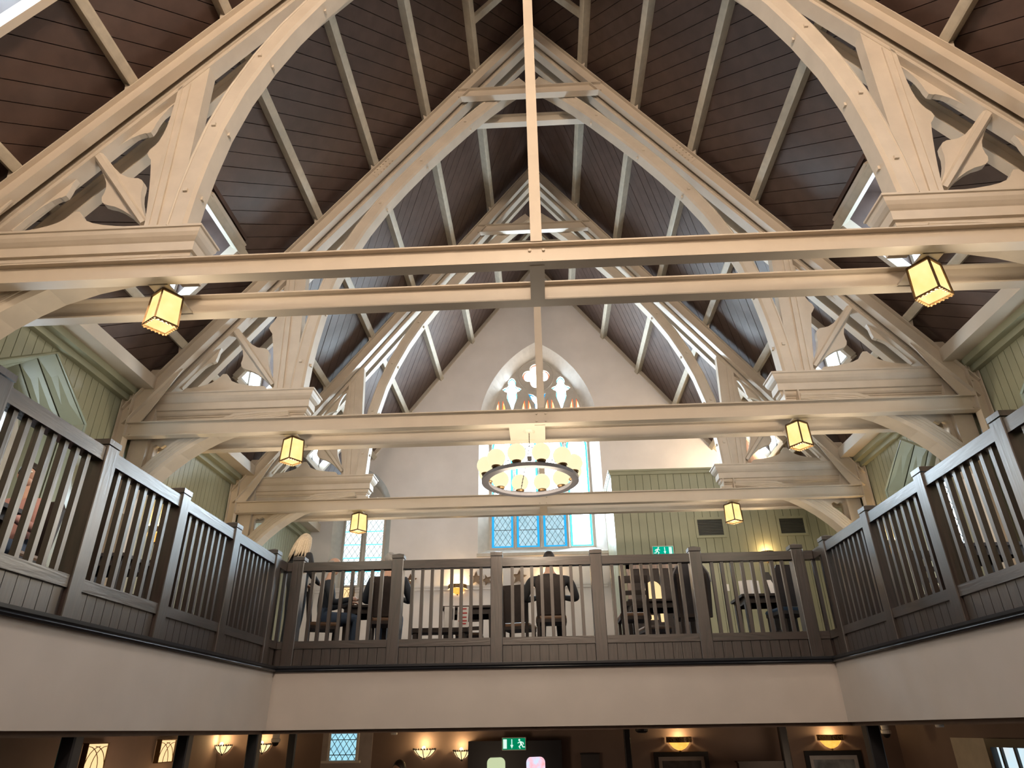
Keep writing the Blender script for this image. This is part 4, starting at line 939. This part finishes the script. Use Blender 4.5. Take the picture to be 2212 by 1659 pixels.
def person(label, loc, rz, coat, legs, hair, hairm, pose='sit', sc=1.0, lean=0.0, wide=1.0, head=(0, 0)):
    """faces +y; head=(turn about z, nod)"""
    r = thing('person', label, 'person', loc, rz=rz); r.scale = (sc, sc, sc)
    if pose == 'sit': hz, kn, an, to = .52, (.13, .45, .53), (.13, .42, .09), (.14, .56, .04)
    else: hz, kn, an, to = .92, (.10, .03, .50), (.10, -.02, .08), (.11, .13, .04)
    T = lambda x, y, z: (x, y + lean * z, hz - .02 + z)      # torso coordinates above the hip
    V = [T(0, 0, .02), T(0, -.01, .18), T(0, .0, .36), T(0, .0, .50), T(0, .015, .58), T(0, .03, .66)]
    Rd = [(.155 * wide, .12), (.15 * wide, .115), (.175 * wide, .125), (.11, .09), (.055, .055), (.07, .07)]
    Ed = [(0, 1), (1, 2), (2, 3), (3, 4), (4, 5)]; mt = {(0, 1): 0, (1, 2): 0, (2, 3): 0, (3, 4): 2, (4, 5): 2}
    hands = []
    for s_ in (-1, 1):
        k = len(V)
        if pose == 'sit': arm = [T(s_ * .18 * wide, 0, .46), T(s_ * .25 * wide, .08, .20), (s_ * .17, .34 + lean * .3, .775), (s_ * .15, .41 + lean * .3, .775)]
        else: arm = [T(s_ * .18, 0, .48), T(s_ * .23, .06, .20), T(s_ * .17, .27, .12), T(s_ * .15, .34, .12)]
        V += arm; Rd += [(.075, .075), (.052, .052), (.034, .034), (.042, .02)]; Ed += [(2, k), (k, k + 1), (k + 1, k + 2), (k + 2, k + 3)]
        mt[(2, k)] = 0; mt[(k, k + 1)] = 0; mt[(k + 1, k + 2)] = 0; mt[(k + 2, k + 3)] = 2; hands.append((s_, Vector(arm[3]), (Vector(arm[3]) - Vector(arm[2])).normalized()))
        k = len(V); V += [(s_ * .095, .03, hz - .01), (s_ * kn[0], kn[1], kn[2]), (s_ * an[0], an[1], an[2]), (s_ * to[0], to[1], to[2])]; Rd += [(.105, .105), (.072, .072), (.045, .045), (.045, .032)]
        Ed += [(0, k), (k, k + 1), (k + 1, k + 2), (k + 2, k + 3)]; mt[(0, k)] = 1; mt[(k, k + 1)] = 1; mt[(k + 1, k + 2)] = 1; mt[(k + 2, k + 3)] = 3
    body = skin_grow(V, Ed, Rd, 0)
    segs = [(Vector(V[a]), Vector(V[b_]), mt[(a, b_)]) for a, b_ in Ed]
    mb = MB(); mb.v = [tuple(v.co) for v in body.vertices]
    for f in body.polygons:
        c = f.center; best = (9, 0)
        for a, b_, m_ in segs:
            ab = b_ - a; t = max(0, min(1, (c - a).dot(ab) / max(ab.length_squared, 1e-9))); best = min(best, ((c - a - ab * t).length, m_))
        mb.f.append(list(f.vertices)); mb.fm.append(best[1])
    bpy.data.meshes.remove(body)
    mb.m = 2
    for s_, h_, d_ in hands:      # five fingers per hand, thumb leaving the side of the palm
        sd = Vector((1, 0, 0)); dn = Vector((0, 0, -1))
        for q, (o_, ln) in enumerate(((-.030, .060), (-.010, .072), (.010, .068), (.029, .052))):
            A = h_ + sd * o_ + d_ * .005; mb.tube([A, A + d_ * ln * .45 + dn * .004, A + d_ * ln * .8 + dn * .018, A + d_ * ln * .95 + dn * .034], [.0095, .009, .008, .006], 6)
        A = h_ - sd * s_ * .03 - d_ * .03; mb.tube([A, A - sd * s_ * .025 + d_ * .02, A - sd * s_ * .032 + d_ * .05 + dn * .01], [.012, .010, .007], 6)
    # head with face
    hc = Vector(T(0, .035, .735)); Rm = Matrix.Rotation(head[0], 3, 'Z') @ Matrix.Rotation(head[1], 3, 'X'); k0 = len(mb.v)
    hd = MB(); hd.m = 2; hd.sphere((0, 0, .02), (.078, .096, .105), 16, 12); hd.sphere((0, .03, -.055), (.055, .058, .06), 12, 8)
    hd.loft([[(-.010, .095, .02), (.010, .095, .02), (0, .085, .02)], [(-.016, .098, -.018), (.016, .098, -.018), (0, .118, -.012)], [(-.008, .085, -.028), (.008, .085, -.028), (0, .092, -.028)]])
    for s_ in (-1, 1): hd.sphere((s_ * .079, -.005, .0), (.012, .024, .034), 8, 6)
    hd.m = 4
    for s_ in (-1, 1): hd.sphere((s_ * .031, .086, .022), .011, 8, 6)
    hd.m = 5; hd.tube([(-.024, .083, -.050), (0, .090, -.048), (.024, .083, -.050)], [.004, .007, .004], 6)
    mb.v += [tuple(hc + Rm @ Vector(v)) for v in hd.v]; mb.f += [[i + k0 for i in f] for f in hd.f]; mb.fm += hd.fm
    me = bpy.data.meshes.new('body'); me.from_pydata(mb.v, [], mb.f)
    for m_ in (coat, legs, SKIN, SHOE, WHITE, mat('lips', (.40, .18, .15), .5)): me.materials.append(m_)
    me.polygons.foreach_set('material_index', mb.fm); me.shade_smooth(); me.update(); put('body', me, r)
    if hair:
        h = MB(); n = 18; rows = []
        for i in range(9):
            th = math.pi * (.02 + .60 * i / 8); row = []
            for j in range(n):
                a = 2 * math.pi * j / n; fr = max(0, math.sin(a)); t2 = th * (1 - .42 * fr)
                if hair == 'bald': t2 = math.pi * (.36 + .22 * i / 8) * (1 - .0 * fr)
                rx, ry, rz_ = .086, .104, .113; row.append((rx * math.sin(t2) * math.cos(a), ry * math.sin(t2) * math.sin(a) - .004, .02 + rz_ * math.cos(t2)))
            rows.append(row)
        if hair == 'bald':
            rows = [[rw[j] for j in range(n)] for rw in rows]
            vs = [p_ for rw in rows for p_ in rw]; fs = []
            for i in range(8):
                for j in range(n):
                    if math.sin(2 * math.pi * (j + .5) / n) < .15: fs.append((i * n + j, i * n + (j + 1) % n, (i + 1) * n + (j + 1) % n, (i + 1) * n + j))
            h.add(vs, fs)
        else: h.loft(rows)
        if hair == 'long':
            for j in range(15):
                a = math.pi * (1.0 + j / 14); x, y = .088 * math.cos(a), .10 * math.sin(a); q = random.uniform(-.012, .012)
                h.tube([(x * .9, y * .85, .06), (x * 1.12, y * 1.12, -.02), (x * 1.3 + q, y * 1.18 - .01, -.12), (x * 1.5 + q, y * 1.2 - .02, -.22), (x * 1.6 + q * 3, y * 1.15 - .03, -.36 + 3 * abs(q))], [.02, .024, .026, .022, .005], 6)
        ho = h.mesh('hair', hairm, True); o = put('hair', ho, r, hc); o.rotation_euler = (head[1], 0, head[0])
    return r
NAVY = mat('navy_jacket', (.016, .022, .034), .8); CHAR = mat('charcoal_coat', (.020, .020, .024), .85); JEAN = mat('blue_jeans', (.05, .08, .14), .85); TAN = mat('tan_jumper', (.35, .22, .13), .85); PINK = mat('pink_top', (.50, .28, .26), .8)
BLOND = mat('blond_hair', (.62, .50, .36), .6, var=.2, scale=30, stretch=(6, 6, 1)); GREYH = mat('grey_hair', (.35, .33, .32), .6, var=.15, scale=30); DARKH = mat('dark_hair', (.025, .018, .014), .5, var=.2, scale=30)
person('woman with long blond hair in dark coat standing behind the end balustrade, far left', (-3.52, 9.55, G), -.5, CHAR, CHAR, 'long', BLOND, 'stand', .94, .05, 1, (.2, -.3))
person('balding seated man in navy jacket facing right behind the end balustrade', (-3.34, 10.35, G), -1.2, NAVY, JEAN, 'bald', GREYH, 'sit', 1.08, .05, 1.05, (-.2, -.2))
person('grey haired seated person in dark jacket, back turned, left of the middle person', (-2.32, 10.0, G), .1, NAVY, JEAN, 'short', GREYH, 'sit', 1.07, .06, 1.25, (.3, -.1))
person('broad person in charcoal coat seated with back turned below the big window', (.05, 10.15, G), 0, CHAR, CHAR, 'short', DARKH, 'sit', 1.07, .05, 1.45, (0, -.1))
# side galleries: seated people and tables glimpsed between the balusters
table('dark table in the left side gallery behind the nearest balusters', (-4.75, 5.0, G), .7, .7)
table('dark table in the left side gallery beyond the nearest table', (-4.75, 7.2, G), .7, .7)
table('dark table in the right side gallery behind the nearest balusters', (4.75, 5.5, G), .7, .7)
table('dark table in the right side gallery beyond the nearest table', (4.75, 7.7, G), .7, .7)
for lab, loc, rz, k in (('chair of the person in tan in the left side gallery', (-4.75, 4.25, G), 0, 'panel'), ('chair of the person in pink in the left side gallery', (-4.75, 5.75, G), math.pi, 'panel'),
                        ('empty ladder-back chair in the left side gallery', (-4.75, 7.9, G), math.pi, 'ladder'), ('chair of the person in navy in the right side gallery', (4.75, 4.75, G), 0, 'panel'),
                        ('chair of the person in charcoal in the right side gallery', (4.75, 6.25, G), math.pi, 'panel'), ('empty ladder-back chair in the right side gallery', (4.75, 8.4, G), math.pi, 'ladder')):
    chair(lab, loc, rz, SEATT, k)
person('person in tan jumper seated in the left side gallery, glimpsed between balusters', (-4.75, 4.25, G), 0, TAN, JEAN, 'short', DARKH, 'sit', 1, .08, 1, (-.6, -.1))
person('person in pink top seated in the left side gallery, glimpsed between balusters', (-4.75, 5.75, G), math.pi, PINK, JEAN, 'short', DARKH, 'sit', .97, .05, 1, (.5, -.1))
person('person in navy jacket seated in the right side gallery, glimpsed between balusters', (4.75, 4.75, G), 0, NAVY, JEAN, 'short', GREYH, 'sit', 1, .06, 1, (.5, -.1))
person('person in charcoal coat seated in the right side gallery, glimpsed between balusters', (4.75, 6.25, G), math.pi, CHAR, JEAN, 'short', DARKH, 'sit', 1, .06, 1, (-.5, -.1))

# ================================================================== LOWER ROOM (strip below the gallery)
FL = -2.3
def column(label, x, y, w_=.16):
    c = thing('column', label, 'column', (x, y, FL), 'black columns under the gallery')
    mb = MB(); mb.box((-w_ / 2, -w_ / 2, .06), (w_ / 2, w_ / 2, 2.3), .012); part('shaft', mb, COLUMN, c, (0, 0, 0)); mb = MB(); mb.box((-w_ / 2 - .03, -w_ / 2 - .03, 0), (w_ / 2 + .03, w_ / 2 + .03, .06), .01); part('base', mb, COLUMN, c, (0, 0, 0))
column('black column under the left gallery edge, leftmost in view', -3.58, 5.50, .115); column('second black column under the left gallery edge', -3.62, 7.34, .115)
column('black column under the left corner of the gallery', -3.56, 8.95, .13); column('black column between the left corner column and the small leaded window', -3.80, 11.0, .10)
column('black column under the right corner of the gallery', 3.62, 8.80, .15); column('dark column left of the rightmost wall picture', 3.65, 12.2, .12); column('dark column right of the exit door', 1.22, 12.4, .10)
arch_light('glowing flat wall light on the lower left wall, nearest of the two', (-XW + .01, 9.35, -.36), math.pi / 2, .42, .28); arch_light('glowing flat wall light on the lower left wall, farther of the two', (-XW + .01, 11.1, -.34), math.pi / 2, .42, .28)
point('lower_wall_lamp', (-5.5, 9.4, -.7), 1.5, (1, .62, .28), .1); point('lower_wall_lamp', (-5.5, 11.1, -.7), 1.5, (1, .62, .28), .1)
LG = emit('shell_glass', (1, .80, .48), .34, (1, .62, .25), 12)
bowl_light('shell sconce with leaf rim in the lower left corner below the gallery', (-5.68, 12.98, -.17), 0, .17, False, BLACK, 1.6, True, LG)
bowl_light('shell sconce between the two corner columns below the gallery', (-4.98, 12.98, -.16), 0, .15, False, BLACK, 1.3, True, LG)
bowl_light('shell sconce between the small leaded window and the exit door', (-2.17, 12.98, -.27), 0, .21, False, BLACK, 1.6, True, LG)
bowl_light('shell sconce half hidden by the dark exit doorway', (-1.53, 12.98, -.30), 0, .16, False, BLACK, 1.3, True, LG)
bowl_light('banded amber bowl sconce above the left wall picture', (2.145, 12.98, -.21), 0, .20, True, BRONZE, 1.5); bowl_light('banded amber bowl sconce above the right wall picture', (4.65, 12.98, -.21), 0, .20, True, BRONZE, 1.5)
# small leaded window
lw3 = put('window_6', None, kind='structure')
mb = MB(); mb.box((-3.80, 12.975, -.41), (-3.35, 12.98, -.01)); part('pane', mb, LOWGLASS, lw3, (0, 0, 0)); lead_lattice(-3.80, -3.35, -.41, -.01, .105, .15, 12.965, lw3, .008, (-.33, -.1))
mb = MB(); mb.box((-3.84, 12.95, -.45), (-3.80, 13.0, 0)).box((-3.35, 12.95, -.45), (-3.31, 13.0, 0)); part('window_frame', mb, WHITE, lw3, (0, 0, 0)); mb = MB(); mb.box((-3.92, 12.9, -.45), (-3.26, 13.0, -.415)); part('sill', mb, WHITE, lw3, (0, 0, 0))
mb = MB(); mb.box((-3.95, 12.985, -2.3), (-3.08, 12.999, 0)); struct('wall_window_bay', mb, mat('pale_lower_wall', (.42, .38, .38), .8))
# exit doorway with sign
d2 = put('door_2', None, kind='structure')
mb = MB(); mb.box((-1.40, 12.75, -2.3), (.16, 12.99, -.15)); part('surround', mb, mat('navy_black_doorway', (.008, .010, .018), .5), d2, (0, 0, 0))
for k, (xa, xb, col, nm) in enumerate(((-1.08, -.78, emit('pale_door_glass', (.62, .70, .42), .22), 'pale green lit glass'), (-.43, -.12, emit('pink_door_glass', (1, .35, .32), .28, (.55, .75, 1), 9), 'pink and blue lit glass'))):
    mb = MB(); mb.prism([(x, 12.735, z) for x, z in arc_arch((xa + xb) / 2, (xb - xa) / 2, -1.4, -.47, -.43, 5)], (0, .012, 0)); part('door_glass', mb, col, d2, (0, 0, 0), label=nm)
exit_sign('green running man exit sign above the dark doorway in the lower room', (-.63, 12.70, -.29), True, .40, .19, EXITL)
def picture(label, xa, xb, zt, art, mount):
    v = thing('wall_picture', label, 'picture', ((xa + xb) / 2, 12.99, zt - .75), 'framed wall pictures'); w_ = (xb - xa) / 2; h = .75
    mb = MB(); e = .07
    for a, b_ in (((-w_, 0), (w_, e)), ((-w_, h - e), (w_, h)), ((-w_, e), (-w_ + e, h - e)), ((w_ - e, e), (w_, h - e))): mb.box((a[0], -.04, a[1]), (b_[0], 0, b_[1]))
    part('frame', mb, BLACK, v, (0, 0, 0)); mb = MB(); mb.box((-w_ + e, -.015, e), (w_ - e, -.005, h - e)); part('mount', mb, mount, v, (0, 0, 0)); mb = MB(); mb.box((-w_ + e + .06, -.018, e + .08), (w_ - e - .06, -.014, h - e - .06)); part('print', mb, art, v, (0, 0, 0))
picture('black framed picture with grey mount under the left amber sconce', 1.70, 2.60, -.35, mat('dark_print', (.06, .055, .06), .5, var=.4, scale=6), mat('grey_mount', (.34, .29, .27), .6))
picture('black framed picture with pale blue print under the right amber sconce', 4.18, 5.10, -.36, mat('blue_print', (.30, .36, .42), .5, col2=(.10, .12, .15), scale=5), mat('pale_mount', (.50, .50, .52), .6))
mb = MB(); mb.box((.48, 12.94, -.80), (.79, 12.99, -.36)); o = tag(put('notice_board', mb.mesh('notice_board', mat('dark_grey_board', (.07, .065, .07), .6))), 'small dark notice board on the wall between exit door and dark column', 'board'); mb = MB(); mb.box((.47, 12.935, -.37), (.80, 12.99, -.35)); sub('top_edge', mb, BLACK, o)
mb = MB(); mb.box((2.9, 12.2, -.62), (3.6, 12.35, -.49)); o = tag(put('wall_shelf', mb.mesh('wall_shelf', OAKH)), 'dark wooden shelf end left of the rightmost dark column', 'shelf'); mb = MB(); mb.box((2.88, 12.18, -.49), (3.62, 12.37, -.47)); sub('shelf_board', mb, OAKH, o)
for lab, x, y in (('white dome camera under the lower ceiling at left, beside the corner column', -4.60, 12.5), ('white dome camera under the lower ceiling at right, beside the corner column', 5.30, 12.3)):
    c = thing('dome_camera', lab, 'camera', (x, y, -.14), 'dome cameras'); mb = MB(); mb.lathe([(.0, .14), (.06, .14), (.06, .08), (.075, .07), (.075, .03), (.06, .02)], 14); part('housing', mb, WHITE, c, (0, 0, 0)); mb = MB(); mb.lathe([(.06, .02), (.05, -.015), (.025, -.035), (.0, -.04)], 14); part('dome', mb, BLACK, c, (0, 0, 0), smooth=True)
for lab, x, y in (('small round ceiling spotlight above the left shell sconce, lower room', -2.55, 12.2), ('small ceiling spotlight near the lower right window', 5.4, 10.8)):
    c = thing('ceiling_spotlight', lab, 'spotlight', (x, y, -.035), 'ceiling spotlights'); mb = MB(); mb.lathe([(.0, .035), (.055, .035), (.055, .01), (.045, .0)], 14); part('rim', mb, WHITE, c, (0, 0, 0)); mb = MB(); mb.lathe([(.045, .002), (.0, .002)], 14); part('lens', mb, LANTIN, c, (0, 0, 0))
mb = MB(); mb.lathe([(.0, -.0), (.10, -.0), (.10, -.03), (.07, -.05), (.0, -.055)], 14, (1.42, 12.0, 0)); o = tag(put('ceiling_speaker', mb.mesh('ceiling_speaker', BLACK)), 'black round ceiling speaker beside the dark column right of the exit door', 'speaker'); mb = MB(); mb.box((1.36, 11.98, -.06), (1.48, 12.02, -.05)); sub('grille', mb, GREYMET, o)
# right lower window with pale reveal
rw = put('window_7', None, kind='structure')
mb = MB(); mb.box((XW - .004, 10.42, -1.4), (XW, 11.35, -.17)); part('reveal', mb, mat('pale_yellow_reveal', (.55, .50, .40), .7), rw, (0, 0, 0))
mb = MB()
for a, b_ in (((9.3, -.27), (10.42, -.17)), ((10.32, -1.4), (10.42, -.27))): mb.box((XW - .05, a[0], a[1]), (XW + .05, b_[0], b_[1]))
part('window_frame', mb, BLACK, rw, (0, 0, 0))
mb = MB(); mb.box((XW + .03, 9.3, -1.4), (XW + .036, 10.32, -.27)); part('pane', mb, emit('outdoor_view_glass', (.45, .70, .82), .30, (.62, .60, .58), 3), rw, (0, 0, 0))
mb = MB()
for y in (9.9, 10.2): mb.box((XW + .0, y - .02, -1.4), (XW + .03, y + .02, -.27))
part('glazing_bar', mb, BLACK, rw, (0, 0, 0))
person('person with dark hair standing in the lower room, just the head top in view', (-2.35, 11.9, FL), 2.6, CHAR, JEAN, 'short', DARKH, 'stand', 1.09)
# teal lit poster panel and dark shelf at the far left
tp = thing('lit_poster', 'teal backlit poster panel at the far left of the lower room', 'poster', (-XW + .03, 7.22, -.9), rz=math.pi / 2)
mb = MB(); mb.box((-.36, -.03, 0), (.36, 0, .80)); part('panel', mb, emit('teal_poster', (.02, .55, .45), .30), tp, (0, 0, 0)); mb = MB(); mb.box((-.39, -.04, -.03), (.39, 0, 0)).box((-.39, -.04, .80), (.39, 0, .83)).box((-.39, -.04, 0), (-.36, 0, .80)).box((.36, -.04, 0), (.39, 0, .80)); part('frame', mb, WHITE, tp, (0, 0, 0))
point('lower_room_fill_light', (-1.0, 11.0, -.6), 4, (1, .72, .48), .2); point('lower_room_fill_light', (3.6, 11.2, -.6), 4, (1, .72, .48), .2); point('lower_room_fill_light', (-4.8, 9.8, -.7), 2.5, (1, .72, .48), .2)  # added fill lights to brighten the lower room, no fittings at these points
